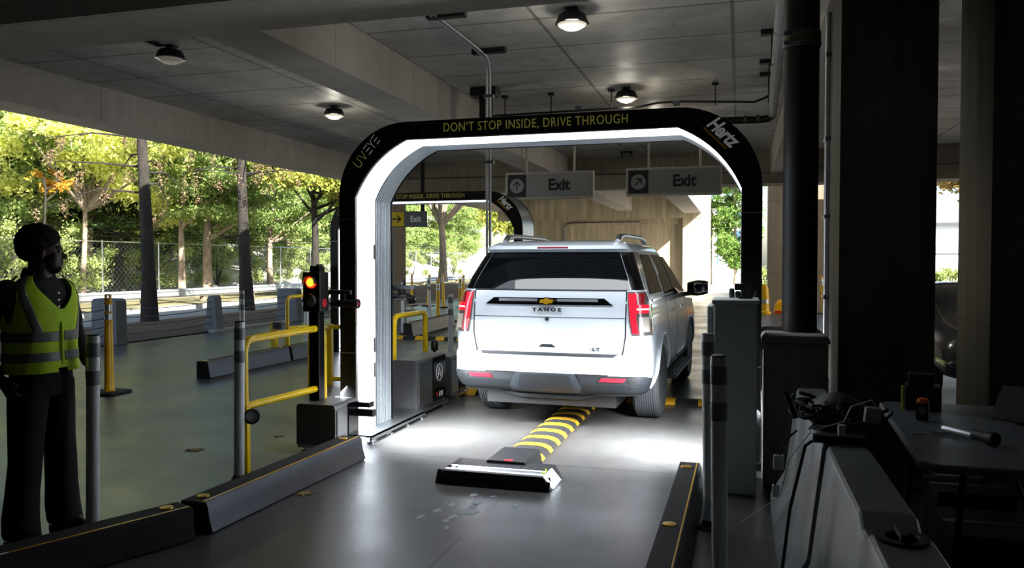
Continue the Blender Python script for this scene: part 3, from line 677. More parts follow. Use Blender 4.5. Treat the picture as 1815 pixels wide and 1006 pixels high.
# ================================================================ THE CAR
M_paint = mat('white_paint', 'b4bbc2', .28, coat=1.0)
M_glass = mat('tinted_glass', '05070a', .03, spec=.22)
M_dgrey = mat('grey_trim', '1b1e22', .55, spec=.25)
M_tyre = mat('tyre_rubber', '3a3c40', .75, bump=.2, bscale=90)
def interp(tab, z):
    if z <= tab[0][0]: return tab[0][1]
    for (a, va), (b, vb) in zip(tab, tab[1:]):
        if z <= b: return va+(vb-va)*(z-a)/(b-a)
    return tab[-1][1]
CW = [(.36, .90), (.42, .95), (.55, .995), (.75, 1.0), (.95, 1.0), (1.1, .985), (1.28, .955), (1.37, .92), (1.5, .872), (1.78, .752), (1.82, .725), (1.855, .68), (1.88, .58), (1.89, .40)]
CR = [(.36, -.98), (.42, -1.10), (.50, -1.15), (.70, -1.15), (.745, -1.12), (.77, -1.06), (.95, -1.075), (1.1, -1.07), (1.26, -1.05), (1.37, -1.02), (1.5, -.945), (1.77, -.775), (1.785, -.86), (1.82, -.84), (1.855, -.70), (1.88, -.45), (1.89, -.1)]
CF = [(.36, 3.92), (.5, 4.05), (.8, 4.08), (1.0, 4.02), (1.08, 3.94), (1.13, 3.80), (1.17, 2.95), (1.3, 2.55), (1.5, 2.15), (1.78, 1.62), (1.82, 1.5), (1.855, 1.3), (1.88, .9), (1.89, .5)]
def crad(z): return interp([(.36, .2), (.7, .22), (.77, .16), (1.3, .15), (1.5, .11), (1.8, .13), (1.89, .2)], z)
def wrap(z, s):
    """point and outward normal at height z, arc distance s from the middle of the tail (negative = left)"""
    sg = 1 if s >= 0 else -1; s = abs(s); w_ = interp(CW, z); r = crad(z); y0 = interp(CR, z)
    crown = .05
    if s <= w_-r: return Vector((sg*s, y0+crown*(s/w_)**2, z)), Vector((sg*.1*s, -1, 0)).normalized()
    y0 += crown*((w_-r)/w_)**2
    a = (s-(w_-r))/r
    if a <= math.pi/2: return Vector((sg*(w_-r+r*math.sin(a)), y0+r-r*math.cos(a), z)), Vector((sg*math.sin(a), -math.cos(a), 0))
    return Vector((sg*w_, y0+r+(s-(w_-r)-r*math.pi/2), z)), Vector((sg, 0, 0))
def s_at_y(z, y):
    w_ = interp(CW, z); r = crad(z); y0 = interp(CR, z)+.05*((w_-r)/w_)**2
    return (w_-r)+r*math.pi/2+(y-(y0+r))
def tilt_n(z, s):
    p, n = wrap(z, s); q, _ = wrap(z+.02, s*(interp(CW, z+.02)/interp(CW, z))); d = (q-p).normalized(); nn = (n-d*n.dot(d)).normalized(); return p, nn
def wpatch(name, rows, m, parent, off=.006, th=.008, ns=16, nz=6, smooth=True, sign=1, invert=False):
    """rows: (z, s0, s1); a skin panel that follows the body"""
    vs = []; zs = [r[0] for r in rows]; full = []
    for (za, a0, a1), (zb, b0, b1) in zip(rows, rows[1:]):
        for k in range(nz): t = k/nz; full.append((za+(zb-za)*t, a0+(b0-a0)*t, a1+(b1-a1)*t))
    full.append(rows[-1])
    mb = MB()
    for lay in (off, off-th):
        for z, a, b in full:
            for i in range(ns+1):
                s = (a+(b-a)*i/ns)*sign; p, n = tilt_n(z, s); mb.v.append(tuple(p+n*lay))
    R_ = len(full); C_ = ns+1; q = R_*C_
    for j in range(R_-1):
        for i in range(ns): a = j*C_+i; mb.f.append((a, a+1, a+C_+1, a+C_)); mb.f.append((q+a, q+a+C_, q+a+C_+1, q+a+1))
    for i in range(ns): mb.f.append((i, q+i, q+i+1, i+1)); k = (R_-1)*C_+i; mb.f.append((k, k+1, q+k+1, q+k))
    for j in range(R_-1): a = j*C_; mb.f.append((a, a+C_, q+a+C_, q+a)); a = j*C_+ns; mb.f.append((a, q+a, q+a+C_, a+C_))
    return mb.build(name, m, parent, smooth=smooth, angle=50)
def yrows(rows): return [(z, s_at_y(z, a), s_at_y(z, b)) for z, a, b in rows]
def wheel(parent, x, y, sx):
    mb = MB(); r = .405; w_ = .14
    prof = [(.235, -w_*.9), (.30, -w_), (.36, -w_), (.392, -w_*.86)]
    for k in range(-4, 5):
        xx = k*w_*.17; prof += [(r, xx-w_*.07), (r, xx+w_*.05), (r-.009, xx+w_*.06), (r-.009, xx+w_*.09)]
    prof += [(.392, w_*.86), (.36, w_), (.30, w_), (.235, w_*.9)]
    t = mb.lathe(prof, (x, y, r), 48, 'x').build('tyre', M_tyre, parent, smooth=True, angle=25)
    mb = MB(); mb.lathe([(.24, sx*.02), (.245, sx*.118), (.232, sx*.122), (.225, sx*.05), (.06, sx*.05)], (x, y, r), 40, 'x')
    for k in range(6):
        a = k*60
        for d in (-9, 9):
            M = T(x+sx*.085, y, r) @ RX(a) @ T(0, 0, 0) @ RX(d); mb.box(-.02, .02, -.013, .013, .05, .235, M=M)
    mb.lathe([(.06, sx*.05), (.06, sx*.112), (.04, sx*.118), (.001, sx*.118)], (x, y, r), 20, 'x')
    mb.build('rim', M_steel, t, smooth=True)
def car_body(m, parent, name='body', sc=1):
    levels = [.36, .38, .42, .46, .50, .55, .62, .70, .745, .77, .85, .95, 1.03, 1.08, 1.13, 1.17, 1.26, 1.37, 1.43, 1.5, 1.6, 1.7, 1.77, 1.785, 1.80, 1.82, 1.84, 1.855, 1.87, 1.88, 1.89]
    rings = []
    for z in levels:
        w_ = interp(CW, z); r = crad(z); yf = interp(CF, z); ri = []
        half = [wrap(z, (w_-r)*i/6)[0] for i in range(7)]+[wrap(z, (w_-r)+r*math.pi/2*i/6)[0] for i in range(1, 7)]
        ys = half[-1].y; rf = .35 if z < 1.15 else .28; ye = yf-rf
        half += [Vector((w_, ys+(ye-ys)*i/24, z)) for i in range(1, 25)]
        half += [Vector((w_-rf*.8*(1-math.cos(R(15*i))), ye+rf*math.sin(R(15*i))*.8, z)) for i in range(1, 7)]
        xe = half[-1].x; half += [Vector((xe*(1-i/5), half[-1].y+(yf-(ye+rf*.8))*math.sin(R(18*i)), z)) for i in range(1, 6)]
        ring = half+[Vector((-p.x, p.y, p.z)) for p in half[-2:0:-1]]
        rings.append(ring)
    o = MB().loft(rings).build(name, m, parent, smooth=True, angle=38)
    return o
def make_car():
    t = thing('suv', 'white full-size car driving away through the lit arch', 'car', (-1.77, 8.60, 0), R(-1.9))
    body = car_body(M_paint, t)
    cut = MB()
    for y in (0, 3.07):
        for sx in (-1, 1): cut.lathe([(.475, sx*.62), (.475, sx*1.1)], (0, y, .40), 40, 'x')
    co = cut.build('cut', None); bm_ = body.modifiers.new('b', 'BOOLEAN'); bm_.operation = 'DIFFERENCE'; bm_.object = co; bm_.solver = 'EXACT'
    co.location = t.location; co.rotation_euler = t.rotation_euler
    bpy.context.view_layer.update(); bake(body); bpy.data.objects.remove(co)
    body.data.set_sharp_from_angle(angle=R(38))
    mb = MB(); mb.box(-.66, .66, -.95, 3.8, .24, .5); 
    for y in (0, 3.07): mb.tube([(-.8, y, .40), (.8, y, .40)], .05, 10)
    mb.build('underbody', M_blackp, t)
    mb = MB(); mb.tube([(-.5, -.96, .36), (-.3, -.98, .33), (.3, -.98, .33), (.5, -.96, .37)], .025, 8)
    mb.build('rear_undertray', M_dgrey, t, smooth=True)
    for y in (0, 3.07):
        for sx in (-1, 1): wheel(t, sx*.855, y, sx)
    # rear glass and black pillars
    g = wpatch('rear_window', [(1.385, -.80, .80), (1.5, -.765, .765), (1.755, -.655, .655)], M_glass, t, ns=24)
    for sg in (1, -1):
        wpatch('pillar_trim', [(1.385, .805, s_at_y(1.385, -.62)), (1.5, .770, s_at_y(1.5, -.50)), (1.755, .66, s_at_y(1.755, -.28))], M_blackg, t, sign=sg)
        wpatch('quarter_window', yrows([(1.33, -.60, .32), (1.5, -.48, .36), (1.735, -.22, .42)]), M_glass, t, sign=sg, off=.007)
        wpatch('rear_door_window', yrows([(1.30, .50, 1.28), (1.5, .55, 1.27), (1.735, .60, 1.22)]), M_glass, t, sign=sg)
        wpatch('front_door_window', yrows([(1.28, 1.36, 2.42), (1.5, 1.35, 2.02), (1.72, 1.30, 1.60)]), M_glass, t, sign=sg)
        wpatch('window_chrome', yrows([(1.262, -.62, 2.5), (1.282, -.62, 2.46)]), M_chrome, t, sign=sg, off=.012, nz=1, ns=30)
        # tail light with a red signature
        tl_ = wpatch('tail_light', [(.955, .83, s_at_y(.955, -.86)), (1.1, .80, s_at_y(1.1, -.80)), (1.27, .785, s_at_y(1.27, -.72)), (1.365, .78, s_at_y(1.365, -.80))], mat('lamp_smoked', '56504e', .1, coat=1), t, sign=sg, off=.012, th=.02)
        rl = mat('lamp_red', 'e01828', .2, emit=.55, ecol='ff2038', coat=1)
        wpatch('red_element', [(.975, .835, .89), (1.12, .81, .865), (1.35, .79, .86)], rl, tl_, sign=sg, off=.02, th=.01)
        wpatch('red_element', [(1.165, .86, .99), (1.245, .86, 1.0)], rl, tl_, sign=sg, off=.02, th=.01, nz=2)
        wpatch('red_element', [(1.245, .86, .93), (1.35, .86, .95)], mat('lamp_dark_red', '7a1418', .15, coat=1), tl_, sign=sg, off=.018, th=.01, nz=2)
        wpatch('clear_element', [(1.195, .865, .995), (1.21, .865, .998)], mat('lamp_clear', 'f2f2f2', .2, emit=.2), tl_, sign=sg, off=.023, th=.01, nz=1)
        wpatch('reverse_lamp', [(.99, .90, 1.0), (1.13, .885, .995)], mat('lamp_grey', 'b0a89c', .15, coat=1), tl_, sign=sg, off=.018, th=.01, nz=2)
        wpatch('corner_vent', [(.47, .82, .90), (.56, .79, .87)], M_blackp, t, sign=sg, off=.014, nz=2, ns=4)
        wpatch('rear_reflector', [(.52, .53, .76), (.555, .56, .79)], mat('reflector_red_glow', 'c8202c', .2, coat=1, emit=.1), t, sign=sg, off=.022, nz=1)  # reflector given a weak glow in its material; no lamp inside
        # door seams, handles, cladding, running board
        for y in (.42, 1.32, 2.45):
            wpatch('door_seam', yrows([(.48, y, y+.008), (.9, y+.02, y+.028), (1.25, y+.01, y+.018)]), M_blackp, t, sign=sg, off=.002, ns=1, th=.004)
        for y in (.72, 1.62):
            wpatch('door_handle', yrows([(1.085, y, y+.2), (1.12, y, y+.2)]), M_chrome, t, sign=sg, off=.035, th=.018, nz=1)
        wpatch('sill_cladding', yrows([(.37, .46, 2.58), (.46, .48, 2.56)]), M_dgrey, t, sign=sg, off=.012, th=.02, nz=1)
        mb = MB(); x0, x1 = sorted((sg*.86, sg*1.07)); mb.box(x0, x1, .55, 2.5, .335, .375)
        for k in range(4): mb.box(*sorted((sg*(.90+.04*k), sg*(.915+.04*k))), .62, 2.42, .375, .383)
        mb.build('running_board', M_dgrey, t, bevel=.008)
        for y in (0, 3.07):
            mb = MB(); pts = [(sg*(interp(CW, .40+.5*math.sin(R(a)))+.004), y+.49*math.cos(R(a)), .40+.49*math.sin(R(a))) for a in range(-2, 183, 8)]
            mb.tube(pts, .018, 6).build('wheel_arch_lip', M_paint, t, smooth=True)
        # mirror
        mb = MB(); mb.loft([[Vector((sg*(1.02+.27*u), 2.38+yy-.03*u, 1.30+zz+.02*u)) for yy, zz in rrect(.10+.06*math.sin(math.pi*min(1, u+.15)), .12+.09*math.sin(math.pi*min(1, u*.7+.15)), .04, 3)] for u in (0, .2, .5, .8, 1)])
        mb.tube([(sg*.93, 2.42, 1.22), (sg*1.1, 2.40, 1.24)], .03, 8)
        mo = mb.build('mirror', M_blackg, t, smooth=True, angle=60)
        # roof rail
        xs = sg*.60
        MB().tube([(xs, -.55, 1.865), (xs, -.45, 1.915), (xs, -.2, 1.935), (xs, .9, 1.94), (xs, 1.2, 1.915), (xs, 1.3, 1.87)], [.028, .032, .026, .026, .03, .026], 10).build('roof_rail', M_steel, t, smooth=True)
    # spoiler lip with brake light
    wpatch('brake_light', [(1.79, -.16, .16), (1.803, -.16, .16)], mat('lamp_dark', '70101a', .2), t, off=.006, nz=1)
    # tailgate outline
    for rows in ([(.765, -.745, -.733), (.95, -.775, -.763), (1.37, -.775, -.763)], [(.765, .733, .745), (.95, .763, .775), (1.37, .763, .775)], [(1.372, -.77, .77), (1.382, -.77, .77)], [(1.115, -.765, .765), (1.120, -.765, .765)]):
        wpatch('gate_seam', rows, M_dgrey, t, off=.003, th=.004, ns=12, nz=3)
    wpatch('gate_gap', [(.745, -.66, .66), (.772, -.70, .70)], M_blackp, t, off=.006, th=.02, nz=1)
    # chrome bar with bow tie
    wpatch('bar_backing', [(1.238, -.645, .645), (1.262, -.61, .61), (1.302, -.56, .56)], M_blackg, t, off=.012, th=.02, nz=2)
    wpatch('chrome_bar', [(1.252, -.62, .62), (1.258, -.62, .62)], M_chrome, t, off=.018, nz=1)
    for a, b in ((-.50, -.10), (.10, .50)):
        wpatch('chrome_bar', [(1.266, a, b), (1.292, a, b)], M_steel, t, off=.019, nz=1)
    bow = [(-.095, .0), (-.085, .026), (-.035, .026), (-.025, .042), (.03, .042), (.026, .026), (.1, .026), (.085, -.0), (.078, -.024), (.03, -.024), (.022, -.04), (-.03, -.04), (-.036, -.024), (-.1, -.024)]
    M_ = T(0, -1.083, 1.272)
    MB().prism([(x*.86, z*.92) for x, z in bow], -.004, .008, 'y', M=M_).build('emblem_rim', M_chrome, t)
    MB().prism([(x*.72, z*.70) for x, z in bow], -.008, .0, 'y', M=M_).build('emblem', M_gold, t)
    text_obj('lettering', 'TAHOE', .044, M_dgrey, t, T(0, -1.078, 1.19), extrude=.004, bold=.003, space=1.75, sx=1.35)
    text_obj('badge', 'LT', .045, M_chrome, t, T(.49, -1.068, .815), extrude=.004, bold=.002, space=1.2, sx=1.4)
    MB().lathe([(.02, 0), (.018, -.012), (.001, -.014)], (0, -1.072, 1.10), 12, 'y').build('rear_camera', M_blackp, t)
    wpatch('gate_recess', [(.80, -.19, .19), (.87, -.17, .17)], mat('recess_paint', 'b9bec3', .4), t, off=.003, nz=2)
    wpatch('gate_handle', [(.825, -.09, .09), (.855, -.05, .05)], M_dgrey, t, off=.008, nz=1)
    # valance
    wpatch('bumper_valance', [(.385, -1.00, 1.00), (.42, -1.13, 1.13), (.50, -1.16, 1.16), (.545, -1.12, 1.12), (.575, -.96, .96)], M_dgrey, t, off=.012, th=.03, ns=30, nz=3)
    wpatch('chrome_strip', [(.578, -.62, .62), (.586, -.62, .62)], M_chrome, t, off=.014, nz=1)
    wpatch('plate_panel', [(.41, -.34, .34), (.46, -.36, .36), (.585, -.29, .29)], mat('panel_slate', '2b3138', .5, spec=.25), t, off=.022, nz=2)
    wpatch('plate_recess', [(.425, -.27, .27), (.57, -.24, .24)], M_dgrey, t, off=.027, nz=2)
    wpatch('bumper_seam', [(.605, -.34, .34), (.609, -.34, .34)], M_galv, t, off=.002, th=.003, nz=1)
    return t
suv = make_car()
# dark car parked behind the columns on the right (seen through the gap)
t = thing('parked_car', 'dark car seen in the narrow gap between the two dark columns', 'car', (2.98, 9.7, 0), R(0))
db = [(-.86, .3), (-.88, .62), (-.80, .92), (-.62, 1.32), (-.45, 1.42), (.45, 1.42), (.62, 1.32), (.80, .92), (.88, .62), (.86, .3)]
def dsec(y, hs, ws): return [Vector((x*ws, y, .3+(z-.3)*hs)) for x, z in db]
mb = MB().loft([dsec(-.2, .45, .8), dsec(0, .56, .93), dsec(.6, .62, .98), dsec(1.3, .68, 1), dsec(1.9, .95, 1), dsec(2.6, 1, 1), dsec(3.4, .95, 1), dsec(4.1, .66, .98), dsec(4.5, .5, .85)])
bd = mb.build('body', mat('dark_car_paint', '141820', .15, coat=1), t, smooth=True, sub=1)
for y in (.85, 3.5):
    for sx in (-1, 1):
        tt = MB().lathe([(.2, -.1), (.31, -.11), (.33, -.08), (.33, .08), (.31, .11), (.2, .1)], (sx*.80, y, .33), 28, 'x').build('tyre', M_rubber, t, smooth=True)
        mb = MB(); mb.lathe([(.215, sx*.10), (.215, sx*.118), (.19, sx*.10)], (sx*.80, y, .33), 28, 'x')
        for k in range(5): mb.box(-.012, .012, -.022, .022, .02, .21, M=T(sx*.91, y, .33) @ RX(72*k))
        mb.build('rim', M_galv, tt, smooth=True)
# ================================================================ CEILING FITTINGS
M_lens = mat('lamp_lens', 'fff2d8', .2, emit=5, ecol='fff0d0')
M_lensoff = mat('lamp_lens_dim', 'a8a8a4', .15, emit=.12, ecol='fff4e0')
def make_lamp(label, loc, lens):
    t = thing('ceiling_lamp', label, 'ceiling light', loc)
    mb = MB(); mb.lathe([(.06, .0), (.06, -.05), (.13, -.06), (.155, -.08), (.178, -.14), (.18, -.16), (.17, -.17)], (0, 0, 0), 32); mb.build('housing', M_black, t, smooth=True)
    MB().lathe([(.178, -.155), (.192, -.162), (.192, -.174), (.172, -.178)], (0, 0, 0), 32).build('rim', M_blackg, t, smooth=True)
    MB().lathe([(.168, -.174), (.155, -.195), (.11, -.218), (.05, -.230), (.001, -.232)], (0, 0, 0), 32).build('lens', mat('clear_dome', 'd8d8d0', .08, coat=.5, emit=.35 if lens is M_lens else .06, ecol='fff0d8'), t, smooth=True)
    MB().lathe([(.11, -.214), (.09, -.226), (.05, -.240), (.001, -.245)], (0, 0, 0), 24).build('lit_reflector', lens, t, smooth=True)
    MB().box(-.07, .07, -.07, .07, -.02, 0).build('mount_box', M_blackp, t)
    if lens is M_lens:
        ld = bpy.data.lights.new('lamp_glow', 'POINT'); ld.energy = 9; ld.color = (1, .93, .8); ld.shadow_soft_size = .1
        lo = bpy.data.objects.new('lamp_glow', ld); COL.objects.link(lo); lo.parent = t; lo.location = (0, 0, -.34)
    return t
la = make_lamp('big lit ceiling lamp nearest the camera, above the arch', (-1.83, 8.83, 4.5), M_lens)
lb_ = make_lamp('unlit ceiling lamp at upper left with conduit on the near side', (-7.22, 8.87, 4.5), M_lensoff)
dup(la, (-1.80, 13.05, 4.5), 'lit ceiling lamp showing just above the top of the arch')
dup(la, (-1.78, 17.4, 4.5), 'smallest lit ceiling lamp seen beneath the top of the arch')
dup(la, (-7.12, 13.07, 4.5), 'lit ceiling lamp left of the arch between the beams')
t = thing('conduit', 'short dark conduit leading over the ceiling to the unlit lamp', 'conduit', (-7.25, 7.8, 4.48), world=True)
MB().tube([(-7.30, 6.82, 4.475), (-7.26, 8.75, 4.475)], .018, 8).build('pipe', M_blackp, t); MB().tube([(-7.36, 6.82, 4.475), (-7.30, 8.75, 4.475)], .018, 8).build('pipe', M_blackp, t)
# conduit pair over the ceiling that drops as a pole
t = thing('conduit', 'galvanised conduit pair that bends down from the ceiling as a long pole', 'conduit', (-3.32, 10.35, 4.0), world=True)
mb = MB(); mb.tube([(-3.42, 6.8, 4.45), (-3.36, 9.9, 4.45), (-3.345, 10.25, 4.43), (-3.34, 10.36, 4.36), (-3.34, 10.4, 4.2), (-3.34, 10.4, .02)], .018, 10); mb.build('pipe', M_alu, t, smooth=True)
mb = MB(); mb.tube([(-3.36, 6.8, 4.45), (-3.315, 9.9, 4.45), (-3.30, 10.25, 4.43), (-3.295, 10.36, 4.36), (-3.295, 10.4, 4.2), (-3.295, 10.4, .02)], .018, 10); mb.build('pipe', M_alu, t, smooth=True)
for y in (8.5, 10.1):
    MB().box(-3.46, -3.0, y, y+.1, 4.43, 4.495).build('strap', M_blackp, t)
for z in (3.9, 3.0): MB().box(-3.38, -3.24, 10.36, 10.44, z, z+.04).build('clamp', M_galv, t)
# black sensor box hanging on a stem
t = thing('hanging_box', 'black box and stem hanging from the ceiling behind the long conduit', 'bracket', (-4.0, 12.4, 4.5), world=True)
MB().box(-4.25, -3.8, 12.3, 12.6, 4.36, 4.5).build('ceiling_box', M_black, t, bevel=.02)
MB().box(-4.10, -3.92, 12.35, 12.55, 3.7, 4.36).build('stem', M_black, t, bevel=.01)
# thin service pipe on hanger rods
t = thing('service_pipe', 'thin dark pipe hung across on rods just above the arch', 'pipe', (-2, 13.1, 4.2), world=True)
MB().tube([(-4.3, 13.1, 4.17), (-1.6, 13.1, 4.19), (-1.3, 13.1, 4.24), (-.9, 13.1, 4.24), (.2, 13.1, 4.17), (.35, 13.1, 4.22), (.5, 13.1, 4.3)], .018, 8).build('pipe', M_black, t)
for x in (-3.88, -3.07, -2.05, -.39):
    r_ = MB().tube([(x, 13.1, 4.15), (x, 13.1, 4.48)], .010, 6).build('hanger_rod', M_black, t)
    MB().box(x-.05, x+.05, 13.05, 13.15, 4.46, 4.5).build('rod_bracket', M_black, r_)
MB().tube([(-3.95, 13.15, 4.14), (-.8, 13.15, 4.14)], .013, 6).build('lower_pipe', M_galv, t)
for x in (-2.6, -1.0): MB().box(x-.05, x+.05, 13.05, 13.2, 4.19, 4.25).build('junction', M_galv, t)
# drain pipe with bands and its black branch
t = thing('drain_pipe', 'grey banded drain pipe along the ceiling turning into a black pipe', 'pipe', (.4, 10, 4.1), world=True)
MB().tube([(.36, 7.05, 4.12), (.50, 13.9, 4.10)], .068, 16).build('pipe', mat('pipe_wrap', '9c9d9f', .5, .1, noise=.2, nscale=20), t, smooth=True)
mb = MB()
for y in (8.9, 9.7, 10.9, 11.7, 12.9, 13.5): mb.tube([(.36+.14*(y-7.05)/6.85, y, 4.12), (.36+.14*(y-7.05)/6.85, y+.04, 4.12)], .075, 16)
mb.build('pipe_bands', M_galv, t, smooth=True)
for y, x in ((10.3, .36), (11.8, .38), (12.6, .40)):
    MB().box(x-.13, x+.08, y-.06, y+.06, 4.44, 4.5).build('hanger_block', M_black, t)
    MB().tube([(x, y, 4.06), (x, y, 4.45)], .010, 6).build('hanger_rod', M_black, t)
MB().tube([(.5, 13.85, 4.08), (.46, 13.95, 4.05), (.3, 13.98, 4.04), (-1.2, 13.95, 4.06)], .062, 14).build('black_branch', M_black, t, smooth=True)
mb = MB()
for x in (.05, .25): mb.tube([(x, 13.97, 4.05), (x+.05, 13.97, 4.05)], .070, 14)
mb.build('branch_clamps', M_galv, t, smooth=True)
# big black riser pipe on the plinth
t = thing('riser_pipe', 'thick black riser pipe standing on the concrete plinth', 'pipe', (.445, 6.48, 1.12), world=True)
MB().tube([(.445, 6.48, 1.12), (.445, 6.48, 3.9)], .128, 32).build('pipe', mat('riser_black', '17191a', .55, bump=.05, bscale=60), t, smooth=True)
mb = MB(); mb.lathe([(.130, 3.28), (.137, 3.285), (.137, 3.40), (.130, 3.405)], (.445, 6.48, 0), 32); mb.build('coupling_band', mat('olive_coupling', '5c5a3c', .5, .4), t, smooth=True)
mb = MB()
for z in (3.305, 3.375): mb.lathe([(.1375, z-.008), (.142, z), (.1375, z+.008)], (.445, 6.48, 0), 32); mb.box(.31, .36, 6.35, 6.38, z-.014, z+.014)
mb.build('hose_clamps', M_galv, t, smooth=True)
# conduit on the column side
t = thing('conduit', 'bright steel conduit clipped to the left side of the dark column', 'conduit', (.74, 7.8, .4), world=True)
MB().tube([(.755, 7.72, .60), (.755, 7.72, 4.5)], .024, 12).build('pipe', M_alu, t, smooth=True)
MB().tube([(.762, 7.88, 1.2), (.762, 7.88, 4.5)], .016, 10).build('pipe', M_galv, t, smooth=True)
for z in (1.32, 2.05, 2.75, 3.5):
    MB().box(.735, .784, 7.68, 7.90, z, z+.035).build('strap', M_galv, t)
MB().box(.715, .784, 7.64, 7.82, .36, .60).build('switch_box', M_galv, t, bevel=.008)
# small ceiling brackets beyond the arch
for x, y, lbn in ((-1.95, 18.3, 'small dark bracket on the ceiling left of the smallest lamp, nearer one'), (-2.2, 20.4, 'small dark bracket on the ceiling close to the far cross beam')):
    t = thing('ceiling_bracket', lbn, 'bracket', (x-.6, y, 4.5)); mb = MB(); mb.box(-.16, .16, -.03, .03, -.05, 0); mb.box(-.14, -.1, -.03, .03, -.16, -.05); mb.box(.1, .14, -.03, .03, -.12, -.05); mb.build('bracket', M_black, t)
# wall conduit runs on the cross beam
t = thing('conduit', 'thin conduit running across the far cross beam', 'conduit', (-3, 21.1, 3.9), world=True)
MB().tube([(-9.5, 21.17, 4.05), (-3.9, 21.17, 4.02), (-.2, 21.17, 3.95), (.6, 21.17, 3.92), (1.6, 21.17, 4.0), (6, 21.17, 4.0)], .018, 6).build('pipe', M_galv, t, smooth=True)
t = thing('conduit', 'conduit bending down the stained rear wall', 'conduit', (-7.5, 34.7, 3), world=True)
MB().tube([(-4.2, 34.75, 3.42), (-7.1, 34.75, 3.42), (-7.4, 34.75, 3.38), (-7.55, 34.75, 3.2), (-7.55, 34.75, .2)], .03, 6).build('pipe', M_galv, t, smooth=True)
# ---------------------------------------------------------------- exit signs
def arrow(mb, cx, cz, ang, s, y0=-.052, y1=-.048):
    M = T(cx, 0, cz) @ RY(ang)
    w_ = .14*s
    mb.prism([(-w_/2, -.5*s), (w_/2, -.5*s), (w_/2, .4*s), (-w_/2, .4*s)], y0, y1, 'y', M=M)
    for q in (1, -1):
        mb.prism([(0, .56*s), (0, .36*s), (q*.36*s, .0*s), (q*.46*s, .10*s)], y0, y1, 'y', M=M)
def make_sign(label, loc, ang, zc=3.29, w_=1.92, h=.58, ztop=4.5):
    t = thing('exit_sign', label, 'sign', loc)
    MB().box(-w_/2, w_/2, -.04, .08, zc-h/2, zc+h/2).build('case', M_frame, t, bevel=.008)
    MB().box(-w_/2+.045, w_/2-.045, -.046, -.04, zc-h/2+.045, zc+h/2-.045).build('face', M_sign, t)
    MB().box(-w_/2+.05, -w_/2+.05+.41, -.049, -.046, zc-h/2+.05, zc+h/2-.05).build('arrow_field', M_signd, t)
    cx = -w_/2+.255; MB().lathe([(.155, -.049), (.155, -.0505)], (cx, 0, zc), 32, 'y').build('arrow_disc', M_sign, t)
    mb = MB(); arrow(mb, cx, zc, ang, .19); mb.build('arrow', M_signd, t)
    text_obj('lettering', 'Exit', .33, M_signd, t, T(.22, -.050, zc), bold=.012, extrude=.001, sx=.92)
    for x in (-w_*.26, w_*.28): MB().tube([(x, .02, zc+h/2), (x, .02, ztop)], .024, 8).build('hanger', M_frame, t, smooth=True)
    return t
make_sign('hanging Exit sign with an arrow pointing straight up', (-3.905, 16.5, 0), 0)
make_sign('hanging Exit sign with an arrow pointing up to the right', (-1.31, 16.5, 0), 45, zc=3.305)
t = thing('exit_sign', 'small Exit sign with a yellow arrow panel hung in the left lane', 'sign', (-8.75, 20.3, 0), R(14))
MB().box(-.65, .47, -.03, .05, 2.63, 3.06).build('case', mat('sign_slate', '6e7276', .6), t, bevel=.006)
MB().box(-.62, -.16, -.036, -.03, 2.65, 3.04).build('arrow_field', mat('sign_yellow', 'f2d020', .5), t)
mb = MB(); arrow(mb, -.36, 2.845, 90, .24, -.041, -.037); mb.build('arrow', M_signd, t)
text_obj('lettering', 'Exit', .24, M_white, t, T(.16, -.034, 2.845), extrude=.001, bold=.003, sx=.8)
MB().box(.30, .40, 0, .06, 3.06, 4.5).build('hanger', M_blackp, t)
# ================================================================ GUARD RAIL, CABLE FENCE, CHAIN LINK
M_rail = mat('guard_rail_metal', 'a9b0b6', .4, .6)
t = thing('guard_rail', 'long galvanised crash barrier along the far side of the road', 'guard rail', (-20.6, 20, .13), world=True)
wv = [(0, 0), (.03, .04), (.07, .07), (.03, .11), (.02, .16), (.03, .21), (.07, .25), (.03, .28), (0, .32), (-.02, .32), (-.0, .27), (.03, .25), (0, .21), (-.01, .16), (0, .11), (.03, .07), (0, .04), (-.02, 0)]
MB().prism([(-20.5+x, .33+z) for x, z in wv], -8, 110, 'y').build('beam', M_rail, t)
for k in range(34): MB().box(-20.72, -20.54, -6+3.3*k, -5.86+3.3*k, .1, .6).build('post', mat('post_wood', '8d7d68', .9) if k == 0 else bpy.data.materials['post_wood'], t)
M_blk = mat('concrete_post', '6f7275', .85, noise=.12, nscale=5, bump=.3, bscale=20)
def slab_post(name, label, loc, taper):
    t = thing(name, label, 'bollard', loc)
    if taper: prof = [(-.19, 0), (.19, 0), (.17, .12), (.10, .80), (.06, .87), (-.06, .87), (-.10, .80), (-.17, .12)]
    else: prof = [(-.32, 0), (.32, 0), (.31, .88), (.25, .93), (-.25, .93), (-.31, .88)]
    MB().prism(prof, -.14, .14, 'y').build('block', M_blk, t, bevel=.02)
    mb = MB()
    for z in (.2, .37, .54, .71): mb.lathe([(.022, -.145), (.022, .145)], (0, 0, z), 8, 'y'); 
    mb.build('cable_sleeves', M_blackp, t)
    return t
slab_post('concrete_post', 'broad concrete block post behind the yellow post', (-12.2, 13.1, 0), False)
slab_post('concrete_post', 'tapered concrete post standing alone at the edge of the mulch', (-12.1, 16.3, 0), True)
slab_post('concrete_post', 'broad concrete block post left of the traffic light', (-12.1, 19.6, 0), False)
slab_post('concrete_post', 'broad concrete block post hidden behind the man', (-12.2, 9.8, 0), False)
